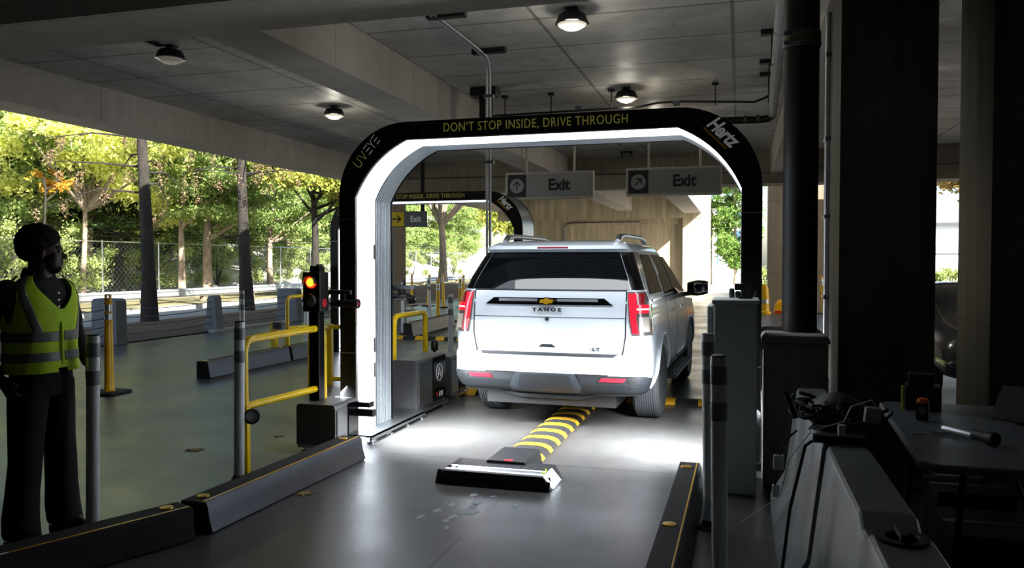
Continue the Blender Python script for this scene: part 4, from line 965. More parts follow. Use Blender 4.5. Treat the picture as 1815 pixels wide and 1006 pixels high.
for k, z in enumerate((.2, .37, .54, .71)):
    mb = MB(); pts = []
    for y in (3.5, 6.5, 9.8, 13.1, 16.3, 19.6, 23, 27): pts += [(-12.15, y, z)] if True else []
    full = []
    for a, b in zip(pts, pts[1:]):
        for i in range(6): u = i/6; full.append((a[0], a[1]+(b[1]-a[1])*u, a[2]-.05*math.sin(math.pi*u)))
    full.append(pts[-1])
    o = MB().tube(full, .009, 5).build('fence_cable', M_galv, smooth=True)
    tag(o, ['lowest steel cable strung between the concrete posts', 'second steel cable from the ground between the concrete posts', 'third steel cable from the ground between the concrete posts', 'topmost steel cable strung between the concrete posts'][k], 'cable', 'fence cables')
# chain-link fence: real crossing wires would alias; woven as thin diagonal wires in one mesh with posts as parts
t = thing('chain_link_fence', 'chain-link fence with pale posts along the foot of the wooded bank', 'fence', (-24.5, 30, .1), world=True)
for k in range(36):
    y = -6+3.2*k; MB().tube([(-24.5, y, .05), (-24.5, y, 2.55)], .035, 6).build('post', M_alu, t)
MB().tube([(-24.5, -6, 2.5), (-24.5, 106, 2.5)], .025, 6).build('top_rail', M_alu, t)
mb = MB(); s_ = .24
k = 0; y = -6
while y < 106:
    for dx in (1, -1):
        y1 = y+2.3*dx
        a = Vector((-24.49, y, .15)); b = Vector((-24.49, y1, 2.45)); mb.add([a+Vector((0, -.006, 0)), a+Vector((0, .006, 0)), b+Vector((0, .006, 0)), b+Vector((0, -.006, 0))], [(0, 1, 2, 3)])
    y += s_
tag(mb.build('mesh_wires', M_galv, t, fix=False), kind='stuff')
# utility lines
t = thing('overhead_lines', 'bundle of thin dark lines running along above the fence', 'cables', (-26, 20, 3), world=True)
for k, (z, x) in enumerate(((3.05, -26), (3.2, -26.1), (2.9, -26))): MB().tube([(x, y, z-.1*math.sin(math.pi*((y+6) % 14)/14)) for y in range(-6, 70, 2)], .02, 4).build('line', M_blackp, t)
# ================================================================ TREES
def leaves(n, clumps, size, rr, flat=.6, droop=0):
    """clumps: (centre, radius); random small leaf quads around them"""
    rng_ = np.random.default_rng(rr)
    C = np.array([c for c, r in clumps]); Rr = np.array([r for c, r in clumps])
    idx = rng_.integers(0, len(clumps), n); d = rng_.normal(size=(n, 3)); d /= np.linalg.norm(d, axis=1)[:, None]
    p = C[idx]+d*(Rr[idx]*np.minimum(1.9, np.abs(rng_.normal(size=n))*.62+.12))[:, None]*np.array([1, 1, flat])
    p[:, 2] -= droop*rng_.random(n)*Rr[idx]
    a = rng_.normal(size=(n, 3)); a /= np.linalg.norm(a, axis=1)[:, None]
    b = np.cross(a, rng_.normal(size=(n, 3))); b /= np.linalg.norm(b, axis=1)[:, None]
    s = (size*(.6+.8*rng_.random(n)))[:, None]
    v = np.stack([p-a*s, p-b*s*.45, p+a*s, p+b*s*.45], 1).reshape(-1, 3)
    me = bpy.data.meshes.new('leaves'); me.vertices.add(4*n); me.vertices.foreach_set('co', v.ravel())
    me.loops.add(4*n); me.loops.foreach_set('vertex_index', np.arange(4*n)); me.polygons.add(n)
    me.polygons.foreach_set('loop_start', np.arange(0, 4*n, 4)); me.update(); me.validate()
    return me
def crown_clumps(rr, n, c, rad, r0, r1, shell=.5):
    q = random.Random(rr); out = []
    while len(out) < n:
        v = Vector((q.uniform(-1, 1), q.uniform(-1, 1), q.uniform(-1, 1)))
        if not shell < v.length < 1: continue
        out.append(((c[0]+v.x*rad[0], c[1]+v.y*rad[1], c[2]+v.z*rad[2]), q.uniform(r0, r1)))
    return out
def make_tree(name, label, loc, h, tr, clumps, n, size, lm, bm_, seed, group=None, fork=None, lean=(0, 0), flat=.6, droop=0, cat='tree', nb=9, extra=None):
    q = random.Random(seed); t = thing(name, label, cat, loc, group=group)
    pts = [(lean[0]*u*u+.08*math.sin(5*u+seed), lean[1]*u*u+.08*math.cos(4*u+seed)-.08, h*u) for u in [i/8 for i in range(9)]]
    mb = MB(); mb.tube(pts, [tr*(1.25 if i == 0 else 1)*(1-.75*i/8) for i in range(9)], 10)
    cs = sorted(clumps, key=lambda c: q.random())[:nb]
    for c, r in cs:
        z0 = max(.25*h, min(h*.95, c[2]-abs(c[0])*.7-.3)) if fork is None else fork*h
        u = z0/h; i = min(7, int(u*8)); f = u*8-i; b = Vector(pts[i]).lerp(Vector(pts[i+1]), f); e = Vector(c)
        m_ = b.lerp(e, .5)+Vector((q.uniform(-.2, .2), q.uniform(-.2, .2), -.15*(e-b).length*.3)); w_ = tr*(.45 if fork is None else .6)
        mb.tube([b, m_, e], [w_, w_*.6, w_*.2], 6)
    mb.build('trunk', bm_, t, smooth=True)
    me = leaves(n, clumps, size, seed, flat, droop); me.materials.append(lm)
    o = bpy.data.objects.new('crown', me); COL.objects.link(o); o.parent = t; o['kind'] = 'stuff'
    if extra: extra(t)
    return t
# near dark trunks in the mulch
def needles(seed, z0, z1, n, side=0):
    def f(t):
        q = random.Random(seed); cl = []; mb = MB()
        for k in range(n):
            a = q.uniform(0, 2*math.pi) if not side else q.uniform(-.9, .9)+side
            L_ = q.uniform(1.2, 2.8); z = q.uniform(z0, z1); e = Vector((math.cos(a)*L_, math.sin(a)*L_, z+q.uniform(-.5, .25)))
            m_ = Vector((math.cos(a)*L_*.5, math.sin(a)*L_*.5, z+.12)); mb.tube([(0, 0, z), m_, e], [.035, .022, .008], 5)
            for j in range(3):
                u = .55+.2*j; s = m_.lerp(e, max(0, (u-.5)*2)); f_ = s+Vector((q.uniform(-.5, .5), q.uniform(-.5, .5), q.uniform(-.5, -.05))); mb.tube([s, f_], [.012, .004], 4); cl.append((tuple(f_), q.uniform(.12, .28)))
        mb.build('dead_branches', M_trunk, t, smooth=True)
        me = leaves(1500, cl, .035, seed, 1.4, 1.4); me.materials.append(L_twig); o = bpy.data.objects.new('dry_needles', me); COL.objects.link(o); o.parent = t; o['kind'] = 'stuff'
    return f
make_tree('pine_tree', 'dark straight pine trunk, left of the two near trunks in the mulch', (-14.85, 17.3, .05), 10.5, .19, crown_clumps(3, 24, (0, 0, 9.6), (2.2, 2.2, 1.3), .5, .9), 2500, .14, L_dark, M_trunk, 1, nb=5, extra=needles(11, 3.4, 5.6, 7, 2.6))
make_tree('pine_tree', 'dark straight pine trunk, right of the two near trunks in the mulch', (-15.9, 23.15, .05), 11, .22, crown_clumps(4, 24, (0, 0, 10), (2.2, 2.2, 1.3), .5, .9), 2500, .14, L_dark, M_trunk, 2, nb=5, extra=needles(12, 4.4, 6.8, 12))
# bright yellow-green multi-stem tree
make_tree('maple_tree', 'bright yellow-green spreading tree with pale forked stems above the man', (-24.5, 25.1, .4), 6.5, .12,
    crown_clumps(5, 60, (0, .6, 6.2), (3.6, 4.6, 2.9), .45, .9, .1), 42000, .10, L_yel, M_trunkl, 5, fork=.5, nb=16)
make_tree('maple_tree', 'yellow-green tree low beside the left dark trunk', (-25.5, 30.1, .5), 5, .13, crown_clumps(15, 26, (0, 0, 4.6), (2.2, 2.6, 1.9), .5, .8, .2), 14000, .10, L_yel, M_trunkl, 15, nb=8)
t = make_tree('maple_tree', 'small clump of orange autumn leaves behind the head of the man', (-23.9, 22.7, .3), 4.6, .08, crown_clumps(16, 9, (0, .4, 4.3), (.7, .8, .35), .2, .35, .1), 420, .10, L_orange, M_trunk, 16, nb=4)
# leafy green tree at upper left edge
make_tree('green_tree', 'leafy mid-green tree at the left edge above the shoulder of the man', (-27, 24.3, .6), 6, .18, crown_clumps(6, 40, (0, 0, 5.6), (2.6, 2.8, 2.8), .5, .9, .2), 26000, .10, L_mid, M_trunk, 6)
# pines on the verge with visible trunks
pines = [(-23.9, 29.9, .15, (.9, .3), 'slender pine with a reddish trunk between the two near trunks, left one'),
         (-23.6, 31.4, .22, (.7, .5), 'thick leaning pine trunk left of the right dark trunk'),
         (-24.2, 37.5, .16, (.5, .4), 'pine with a crooked trunk right of the right dark trunk'),
         (-27.0, 29.8, .2, (.2, .1), 'dark pine trunk half hidden behind the yellow-green tree')]
for i, (x, y, r_, ln, lbn) in enumerate(pines):
    make_tree('pine_tree', lbn, (x, y, .3), 9.5, r_, crown_clumps(20+i, 60, (ln[0]*.6, ln[1]*.6, 5.9), (2.8, 3.2, 3.3), .5, .95, .1), 34000, .09, L_mid if i != 3 else L_dark, M_trunkl if i < 3 else M_trunk, 20+i, lean=ln, flat=.35, nb=14)
make_tree('autumn_tree', 'mixed green tree with reddish specks by the left leg of the arch', (-17.6, 30.5, .1), 7.2, .2, crown_clumps(31, 50, (0, 0, 6.4), (2.9, 3.3, 2.3), .5, .9, .2), 28000, .10, L_mix, M_trunk, 31, nb=14)
make_tree('plane_tree', 'tree with a pale forked trunk framed by the second arch', (-14.35, 37.3, .7), 6.6, .21, crown_clumps(32, 50, (0, .5, 6.3), (3.4, 3.4, 1.9), .5, .9, .2), 28000, .11, L_mix, M_trunkl, 32, fork=.42, nb=9)
make_tree('plane_tree', 'slimmer tree at the right side of the view through the second arch', (-13.9, 50, .0), 7, .16, crown_clumps(33, 40, (0, 0, 6), (3.2, 3.2, 2.6), .5, .9, .2), 12000, .16, L_mix, M_trunkl, 33, fork=.4, nb=8)
# woods beyond the fence
w1 = make_tree('woodland_tree', 'dense dark tree of the wood that fills the bank behind the fence', (-31, 12, 1.2), 9, .2, crown_clumps(41, 80, (0, 0, 5.4), (3.6, 4.2, 5.0), .7, 1.3, .1), 42000, .12, L_dark, M_trunk, 41, group='trees of the wooded bank', nb=10)
w2 = make_tree('woodland_tree', 'airy mid-green tree of the wood that fills the bank behind the fence', (-29.5, 34, 1.2), 9, .16, crown_clumps(42, 70, (0, 0, 5.2), (3.4, 4.0, 4.8), .6, 1.1, .1), 36000, .12, L_mid, M_trunkl, 42, group='paler trees of the wooded bank', nb=10, flat=.4)
q = random.Random(5)
for x, y in [(-32, 7), (-34, 17), (-32, 22), (-35, 27), (-33, 31), (-37, 37), (-34, 43), (-38, 50), (-34, 57), (-38, 64), (-35, 72), (-38, 82), (-40, 22), (-41, 33), (-42, 45), (-32.5, 3)]:
    dup(w1, (x+q.uniform(-.5, .5), y, 1.4), rz=q.uniform(0, 6))
for x, y in [(-28.5, 29.5), (-29, 40), (-28.5, 46), (-30, 52), (-29.5, 60), (-31, 68), (-30, 78), (-33, 90), (-36, 100), (-31, 24.5)]:
    dup(w2, (x, y, 1.0), rz=q.uniform(0, 6))
def make_shrub(label, loc, seed, n, rad, lm, group=None, size=.06, sh=.1):
    t = thing('shrub', label, 'shrub', loc, group=group)
    cl = crown_clumps(seed, 14, (0, 0, rad[2]*.9), rad, .25, .5, sh)
    mb = MB()
    for c, r in cl[:7]: mb.tube([(0, 0, 0), (c[0]*.4, c[1]*.4, c[2]*.6), c], [.03, .02, .008], 5)
    mb.build('stems', M_trunk, t)
    me = leaves(n, cl, size, seed, .8); me.materials.append(lm); o = bpy.data.objects.new('foliage', me); COL.objects.link(o); o.parent = t; o['kind'] = 'stuff'
    return t
s1 = make_shrub('light green shrub on the bank just behind the fence', (-26.2, 20, .5), 61, 9000, (1.4, 2.0, 1.35), L_shr, 'shrubs behind the fence')
for i, (x, y) in enumerate([(-25.9, 14), (-26, 17), (-26.5, 23), (-25.6, 25.5), (-26.3, 31), (-25.8, 35), (-26.5, 39.5), (-26, 44), (-26.4, 49), (-26, 55), (-26.5, 62), (-25.8, 70), (-26, 11)]):
    dup(s1, (x, y, .5), rz=q.uniform(0, 6))
# right side: columnar tree, hedge, hanging foliage
make_tree('hornbeam_tree', 'tall narrow leafy green tree framed by the right leg of the arch', (-.35, 62, 0), 9, .14, [((math.cos(a)*r_, math.sin(a)*r_, z), .5) for z in np.arange(1.5, 13, .5) for a, r_ in [(random.Random(z*7+k).uniform(0, 6.28), 1.7*min(1, (z-.6)/2.6)*random.Random(z*3+k).uniform(.3, 1)) for k in range(9)]], 36000, .13, L_horn, M_trunkl, 51, nb=10)
h1 = make_shrub('low grey-green hedge shrub beyond the far pavement on the right', (2, 62, 0), 71, 6000, (1.8, .9, .75), L_shr, 'hedge shrubs far right', .08)
for x in (4.4, 7, 9.6, 12, 14.5, 17, 19.4): dup(h1, (x, 62, 0), rz=q.uniform(-.3, .3))
make_tree('street_tree', 'dark tree with brown leaves seen high between the two dark columns', (15.9, 58, 0), 9, .2, crown_clumps(52, 34, (0, 0, 7.9), (4.5, 4, 2.6), .5, 1.0, .2), 9000, .17, leaf_mat('leaf_brown', ['4a4a30', '6b5a34', '7c6a3c', '8c6a3a'], .3), M_trunk, 52, nb=10)
# white office block far away
t = thing('office_block', 'pale office building with rows of blue windows beyond the side wall', 'building', (-5, 118, 0), world=True)
MB().box(-16, 1.5, 118, 134, -.1, 17).build('facade', mat('white_render', 'dfe3e8', .8), t)
mg = mat('office_glass', '4f6f96', .2, coat=.3)
for r_ in range(5):
    for c_ in range(5):
        MB().box(-15+3.3*c_, -12.8+3.3*c_, 117.9, 118.1, 1.5+3.1*r_, 3.0+3.1*r_).build('window', mg, t)
t = thing('warehouse', 'long low pale building far off seen in the gap between the columns', 'building', (30, 150, 0), world=True)
MB().box(6, 60, 150, 165, 0, 8).build('walls', mat('pale_cladding', 'b9c0c8', .8), t); MB().box(8, 58, 149.8, 150.1, 3.2, 4.6).build('window_band', mat('dull_glass', '8795a5', .3), t)
MB().box(5.5, 60.5, 149.5, 165.5, 8, 8.4).build('roof', M_galv, t)
slab('kerb_far_right', 5.6, 13, 31.4, 31.55, 0, .1, M_yel)
slab('road_right', -1, 60, 46, 54.5, -.3, -.04, M_road)
# ================================================================ THE MAN
M_skin = mat('skin', '3a2820', .5, bump=.05, bscale=80)
M_hair = mat('hair', '0c0a0a', .95, bump=1, bscale=160)
M_shirt = mat('polo_shirt', '1d1e22', .85, bump=.1, bscale=60)
M_trous = mat('black_trousers', '121214', .9, bump=.1, bscale=50)
M_vest = mat('hi_vis', 'bfe622', .75, noise=.05, nscale=20, emit=0)
M_tape = mat('vest_tape', '6b6e6c', .4)
M_shoe = mat('shoe_leather', '0a0a0b', .4)
def capsule(mb, a, b, ra, rb, n=14, fa=(1, 1), fb=None):
    """tapered limb with round ends; fa = (side, front) flattening"""
    a, b = Vector(a), Vector(b); d = (b-a); L_ = d.length; d.normalize()
    x = Vector((0, 1, 0)) if abs(d.z) > .5 else Vector((0, 0, 1)); u = (x-d*x.dot(d)).normalized(); w_ = d.cross(u); fb = fb or fa
    rings = []
    for k in range(5): q = R(90*k/4+2); rings.append((a-d*ra*math.cos(q), ra*math.sin(q), fa))
    for k in range(1, 6): f = k/6; rings.append((a.lerp(b, f), ra+(rb-ra)*f, (fa[0]+(fb[0]-fa[0])*f, fa[1]+(fb[1]-fa[1])*f)))
    for k in range(5): q = R(90-90*k/4-2 if k < 4 else 2); rings.append((b+d*rb*math.cos(q), rb*math.sin(q), fb))
    mb.loft([[p+u*r*ff[0]*math.cos(2*math.pi*j/n)+w_*r*ff[1]*math.sin(2*math.pi*j/n) for j in range(n)] for p, r, ff in rings])
def ellip(mb, c, r, M=None, n=20, k=14):
    rings = []
    for i in range(k+1):
        a = R(-89+178*i/k); rings.append([Vector((c[0]+r[0]*math.cos(a)*math.cos(2*math.pi*j/n), c[1]+r[1]*math.cos(a)*math.sin(2*math.pi*j/n), c[2]+r[2]*math.sin(a))) for j in range(n)])
    if M: rings = [[M @ v for v in g] for g in rings]
    mb.loft(rings)
def fuse(mb, name, m, parent, vox=.01, it=3, fac=.5):
    o = mb.build(name, m, parent); r_ = o.modifiers.new('r', 'REMESH'); r_.mode = 'VOXEL'; r_.voxel_size = vox; r_.use_smooth_shade = True
    s = o.modifiers.new('s', 'SMOOTH'); s.iterations = it; s.factor = fac
    bpy.context.view_layer.update(); bake(o); o.data.shade_smooth()
    if not o.data.materials: o.data.materials.append(m)
    return o
man = thing('person', 'man in a yellow-green hi-vis vest and black trousers looking towards the car', 'person', (-4.02, 3.78, 0))
man.scale = (1, 1, 1.0)
# local frame: +x = where the chest faces, y = his left, z up. Head turned to his left.
HD = T(.035, .0, 1.70) @ RZ(44) @ RY(2)
body = MB()
# head (skull, jaw, brow, nose, lips, chin) in head frame: +x = face
def H(p): return HD @ Vector(p)
ellip(body, (-.012, 0, .045), (.100, .078, .108), HD)
ellip(body, (.028, 0, -.02), (.066, .062, .085), HD)
ellip(body, (.045, 0, -.075), (.045, .045, .036), HD)      # chin
ellip(body, (.072, 0, .040), (.022, .052, .016), HD)       # brow
ellip(body, (.045, .035, -.01), (.035, .028, .035), HD); ellip(body, (.045, -.035, -.01), (.035, .028, .035), HD)   # cheeks
capsule(body, H((.083, 0, .022)), H((.108, 0, -.014)), .009, .015, 10)                       # nose
ellip(body, (.095, .013, -.020), (.012, .010, .009), HD); ellip(body, (.095, -.013, -.020), (.012, .010, .009), HD)
ellip(body, (.090, 0, -.044), (.014, .024, .007), HD); ellip(body, (.087, 0, -.057), (.014, .022, .008), HD)      # lips
for s in (1, -1): ellip(body, (-.012, s*.079, .0), (.020, .010, .032), HD)                   # ears
capsule(body, (-.01, 0, 1.50), H((-.02, 0, -.03)), .066, .062, 16)                           # neck
# arms: skin forearm parts and hands
RS, RE, RH = (-.03, -.195, 1.485), (-.20, -.275, 1.22), (-.06, -.235, 1.0)
LS, LE, LH = (-.03, .195, 1.485), (-.05, .305, 1.22), (.10, .255, 1.02)
for S_, E_, H_ in ((RS, RE, RH), (LS, LE, LH)):
    capsule(body, S_, E_, .055, .043, 12); capsule(body, E_, H_, .042, .028, 12)
    h = Vector(H_); d = (Vector(H_)-Vector(E_)).normalized(); sd_ = Vector((0, 1, 0)) if H_[1] > 0 else Vector((0, -1, 0))
    p0 = h+d*.02; capsule(body, p0, p0+d*.07, .036, .038, 12, (.5, 1))
    u = d.cross(sd_).normalized()
    for k, (o_, l_) in enumerate(((-.030, .070), (-.010, .080), (.010, .076), (.030, .060))):
        a = p0+d*.085+u*o_; m_ = a+d*l_*.5; e = m_+d*l_*.35-sd_*l_*.35; capsule(body, a, m_, .0095, .009, 8); capsule(body, m_, e, .009, .0075, 8)
    a = p0+d*.02+u*-.036; capsule(body, a, a+d*.045-u*.022, .012, .010, 8); capsule(body, a+d*.045-u*.022, a+d*.075-u*.02-sd_*.01, .010, .008, 8)
# trunk and legs of the same continuous body, inside the clothes
capsule(body, (0, 0, 1.02), (-.01, 0, 1.46), .13, .14, 16, (1.1, .75))
for s in (1, -1): capsule(body, (0, s*.09, .98), (.0, s*.12, .52), .08, .055, 12); capsule(body, (0, s*.12, .52), (-.02, s*.15, .09), .052, .036, 12); capsule(body, (0, s*.15, .06), (.1, s*.155, .05), .034, .03, 10)
fuse(body, 'body', M_skin, man, .0065, 3)
# eyes
for s in (1, -1):
    mb = MB(); ellip(mb, (.079, s*.030, .016), (.013, .014, .010), HD, 12, 8); e = mb.build('eye', mat('eye_white', 'a8a49c', .3) if s == 1 else bpy.data.materials['eye_white'], man, smooth=True)
    mb = MB(); ellip(mb, (.0895, s*.030, .016), (.004, .006, .006), HD, 10, 6); mb.build('iris', M_hair, e)
    mb = MB(); capsule(mb, H((.094, s*.012, .040)), H((.078, s*.052, .040)), .004, .003, 6); mb.build('eyebrow', M_hair, man)
# hair: cropped afro, lumpy
hr = MB(); ellip(hr, (-.030, 0, .085), (.112, .098, .094), HD, 28, 20); ellip(hr, (-.072, 0, .035), (.082, .088, .085), HD, 24, 16); ellip(hr, (.010, 0, .110), (.066, .074, .05), HD)
q = random.Random(9)
for k in range(260):
    a, b = q.uniform(0, 2*math.pi), q.uniform(-.35, 1.5); c = Vector((-.035+.112*math.cos(b)*math.cos(a), .098*math.cos(b)*math.sin(a), .075+.095*math.sin(b)))
    if c.x > .03 and c.z < .12: continue
    if c.x > -.02 and c.z < .03: continue
    ellip(hr, tuple(c), (.014, .014, .014), HD, 8, 6)
fuse(hr, 'hair', M_hair, man, .006, 1)
bd = MB(); ellip(bd, (.056, 0, -.083), (.038, .040, .032), HD); ellip(bd, (.03, 0, -.085), (.035, .045, .022), HD)
capsule(bd, H((.092, -.018, -.034)), H((.092, .018, -.034)), .006, .006, 6)
fuse(bd, 'beard', M_hair, man, .005, 1)
# shirt
sh = MB()
def oval(z, rx, ry, cx=0, n=32, cy=0): return [Vector((cx+rx*math.copysign(abs(math.cos(2*math.pi*j/n))**.85, math.cos(2*math.pi*j/n)), cy+ry*math.copysign(abs(math.sin(2*math.pi*j/n))**.85, math.sin(2*math.pi*j/n)), z)) for j in range(n)]
sh.loft([oval(.97, .125, .175), oval(1.08, .125, .170), oval(1.22, .13, .178), oval(1.35, .138, .19), oval(1.45, .13, .195, -.005), oval(1.52, .10, .16, -.01), oval(1.565, .075, .09, -.01)])
for S_, E_, H_ in ((RS, RE, RH), (LS, LE, LH)):
    capsule(sh, S_, tuple(Vector(S_).lerp(Vector(E_), .72)), .070, .064, 16)
    capsule(sh, tuple(Vector(S_).lerp(Vector(E_), .5)), E_, .054, .052, 14); capsule(sh, E_, tuple(Vector(E_).lerp(Vector(H_), .93)), .051, .038, 14)
fuse(sh, 'shirt', M_shirt, man, .010, 3)
# collar and placket
mb = MB()
for s in (1, -1):
    mb.add([Vector(v) for v in ((.062, s*.012, 1.545), (.03, s*.075, 1.60), (-.03, s*.085, 1.61), (-.045, s*.095, 1.565), (.05, s*.085, 1.53), (.098, s*.035, 1.50))], [(0, 1, 4, 5), (1, 2, 3, 4)])
mb.add([Vector(v) for v in ((-.03, -.085, 1.61), (-.085, -.04, 1.62), (-.085, .04, 1.62), (-.03, .085, 1.61), (-.045, .095, 1.565), (-.10, .045, 1.57), (-.10, -.045, 1.57), (-.045, -.095, 1.565))], [(0, 1, 6, 7), (1, 2, 5, 6), (2, 3, 4, 5)])
o = mb.build('collar', M_shirt, man); s_ = o.modifiers.new('t', 'SOLIDIFY'); s_.thickness = .008
mb = MB()
for z in (1.47, 1.43, 1.39): mb.lathe([(.006, .138), (.006, .142)], (0, -.0, z), 8, 'x')
mb.build('buttons', M_white, man)
# trousers
tr_ = MB(); tr_.loft([oval(.86, .125, .178), oval(.95, .135, .182), oval(1.04, .128, .175)])
for s in (1, -1):
    tr_.loft([oval(z, rx, ry, cx, 20, cy) for z, rx, ry, cx, cy in ((.94, .12, .10, 0, s*.085), (.78, .105, .098, 0, s*.10), (.60, .092, .088, .0, s*.115), (.48, .088, .084, .005, s*.125), (.30, .090, .084, -.005, s*.14), (.16, .098, .09, -.01, s*.15), (.07, .10, .092, .0, s*.155), (.045, .096, .09, .01, s*.155))])
fuse(tr_, 'trousers', M_trous, man, .010, 3)
for s in (1, -1):
    mb = MB(); mb.loft([[Vector((x, s*.158+(y*w_), z)) for x, y in rrect(.30, .10, .045, 5, .045)] for z, w_ in ((0, 1), (.03, 1))]); mb.loft([[Vector((cx+rx*math.cos(R(18*j)), s*.158+ry*math.sin(R(18*j)), z)) for j in range(20)] for z, cx, rx, ry in ((.03, .045, .145, .048), (.06, .03, .13, .046), (.09, .0, .095, .044), (.12, -.03, .06, .042))])
    mb.build('shoe', M_shoe, man, smooth=True)
# vest: an open shell following the torso, V neck, armholes, split front
def vest_surface(n=72):
    zs = [1.005, 1.04, 1.10, 1.16, 1.22, 1.28, 1.34, 1.40, 1.45, 1.50, 1.54, 1.575]
    R_ = {1.005: (.170, .215), 1.04: (.168, .213), 1.10: (.163, .208), 1.16: (.160, .206), 1.22: (.160, .208), 1.28: (.162, .214), 1.34: (.163, .222), 1.40: (.160, .228), 1.45: (.152, .228), 1.50: (.135, .212), 1.54: (.112, .175), 1.575: (.092, .13)}
    P_ = {}; 
    for i, z in enumerate(zs):
        rx, ry = R_[z]
        for j in range(n):
            a = 2*math.pi*(j+.5)/n; c_, s_ = math.cos(a), math.sin(a); f = 1+.012*math.sin(5*a+z*9)+.008*math.sin(11*a-z*17)
            P_[i, j] = Vector((rx*f*math.copysign(abs(c_)**.85, c_)-.004, ry*f*math.copysign(abs(s_)**.85, s_), z))
    return zs, P_, n
zs, VP, vn = vest_surface(180)
def keep(z, a):
    d = abs((a+180) % 360-180)                      # 0 = front, 180 = back
    if z < 1.03 and d < 7: return False             # rounded split at hem
    if z > 1.375 and d < (z-1.375)*250+1: return False
    if z > 1.50 and d > 150: return False
    if z > 1.30 and abs(d-90) < min(19, (z-1.28)*130): return False   # armholes
    return True
def tape(z, a):
    d = abs((a+180) % 360-180)
    if 1.19 <= z <= 1.245 or 1.075 <= z <= 1.125: return True
    return False
# finer resampling in z for crisp tape edges
def vp(z, j):
    for i in range(len(zs)-1):
        if zs[i] <= z <= zs[i+1]: return VP[i, j % vn].lerp(VP[i+1, j % vn], (z-zs[i])/(zs[i+1]-zs[i]))
    return VP[len(zs)-1, j % vn]
def region(name, test, m, off, parent, dz=.004):
    mb = MB(); idx = {}
    nz = int((1.575-1.005)/dz)
    def V(i, j):
        j %= vn
        if (i, j) not in idx:
            z = 1.005+i*dz; p = vp(z, j); nrm = Vector((p.x/.16**2, p.y/.22**2, 0)).normalized(); idx[i, j] = len(mb.v); mb.v.append(tuple(p+nrm*off))
        return idx[i, j]
    for i in range(nz):
        for j in range(vn):
            z = 1.005+(i+.5)*dz; a = 360*(j+1)/vn
            if test(z, a): mb.f.append((V(i, j), V(i, j+1), V(i+1, j+1), V(i+1, j)))
    o = mb.build(name, m, parent, smooth=True, angle=80); s_ = o.modifiers.new('t', 'SOLIDIFY'); s_.thickness = .006; s_.offset = -1
    return o
vest = region('vest', keep, M_vest, .0, man)
region('reflective_tape', lambda z, a: keep(z, a) and tape(z, a) and abs((a+180) % 360-180) > 3, M_tape, .004, vest)
for sd_ in (0, 1): region('reflective_tape', lambda z, a: keep(z, a) and (a % 360 < 180) == bool(sd_) and z > 1.245 and 30 < abs((a+180) % 360-180)-(z-1.25)*95 < 46, M_tape, .004, vest)
MB().box(.158, .166, -.006, .006, 1.03, 1.30).build('zip', M_vest, vest)
# ================================================================ RIGHT FOREGROUND
M_tab = mat('table_top', '6f747a', .35, noise=.05, nscale=5)
t = thing('folding_table', 'pale grey folding table in the dark at the right edge', 'table', (1.2, 4.8, 0), world=True)
MB().prism([(.88, 5.6), (.93, 5.66), (2.0, 5.66), (2.0, 3.93), (.86, 3.93), (.80, 4.0)], .70, .742, 'z').build('table_top', M_tab, t, bevel=.012)
for y in (4.25, 5.35):
    mb = MB(); mb.tube([(1.0, y, .02), (1.05, y, .69)], .016, 8); mb.tube([(1.75, y, .02), (1.7, y, .69)], .016, 8); mb.tube([(1.02, y, .25), (1.73, y, .25)], .012, 8); mb.build('leg_frame', M_dgrey, t)
mb = MB(); mb.tube([(1.38, 4.25, .25), (1.38, 4.8, .68)], .01, 6); mb.tube([(1.38, 5.35, .25), (1.38, 4.8, .68)], .01, 6); mb.build('brace', M_dgrey, t)
TB = .742
t = thing('equipment_case', 'small dark equipment case at the far left corner of the table', 'case', (1.10, 5.42, TB), R(-10))
MB().box(-.10, .10, -.09, .09, 0, .15).build('body', mat('case_dark', '232327', .5), t, bevel=.01); MB().box(-.085, .06, -.07, .07, .15, .22).build('lid_box', M_blackp, t, bevel=.01)
MB().tube([(-.112, -.09, 0), (-.112, -.09, .15)], .008, 8).build('yellow_marker', mat('marker_yellow', 'b8c020', .4), t)
t = thing('tape_dispenser', 'small black gadget with an orange cap on the table beside the case', 'gadget', (1.02, 5.02, TB), R(-20))
MB().prism(rrect(.065, .11, .02, 4, 0, .055), -.03, .03, 'y').build('body', M_blackp, t, bevel=.004); MB().lathe([(.034, .10), (.03, .125), (.012, .132)], (0, 0, 0), 16).build('cap', mat('orange_cap', 'd85a20', .4), t, smooth=True); MB().box(-.02, .02, -.034, -.03, .04, .08).build('label_patch', mat('pale_patch', '8c8c74', .6), t)
t = thing('cable_bundle', 'loose loops of thin white cable on the table', 'cable', (1.0, 4.62, TB)); mb = MB()
q = random.Random(3)
for k in range(4): mb.tube([(.10*math.cos(a*.9+k)+.02*k-.02, .045*math.sin(a*1.3+k), .004+.003*k) for a in [i*.4 for i in range(14)]], .0028, 5)
mb.build('loops', mat('white_cable', 'b8b8b4', .5), t)
t = thing('flashlight', 'dark torch with a clear tube lying across the table', 'torch', (1.14, 4.52, TB)); t.rotation_euler = (0, 0, R(-58))
MB().lathe([(.018, -.17), (.02, -.16), (.02, .02)], (0, 0, .028), 16, 'x').build('tube', M_alu, t, smooth=True); MB().lathe([(.022, .02), (.026, .03), (.026, .10), (.036, .12), (.036, .15), (.03, .155)], (0, 0, .036), 18, 'x').build('head', M_blackp, t, smooth=True)
t = thing('tablet', 'tablet tilted on a small stand near the right end of the table', 'tablet', (1.5, 4.98, TB)); t.rotation_euler = (0, 0, R(-40))
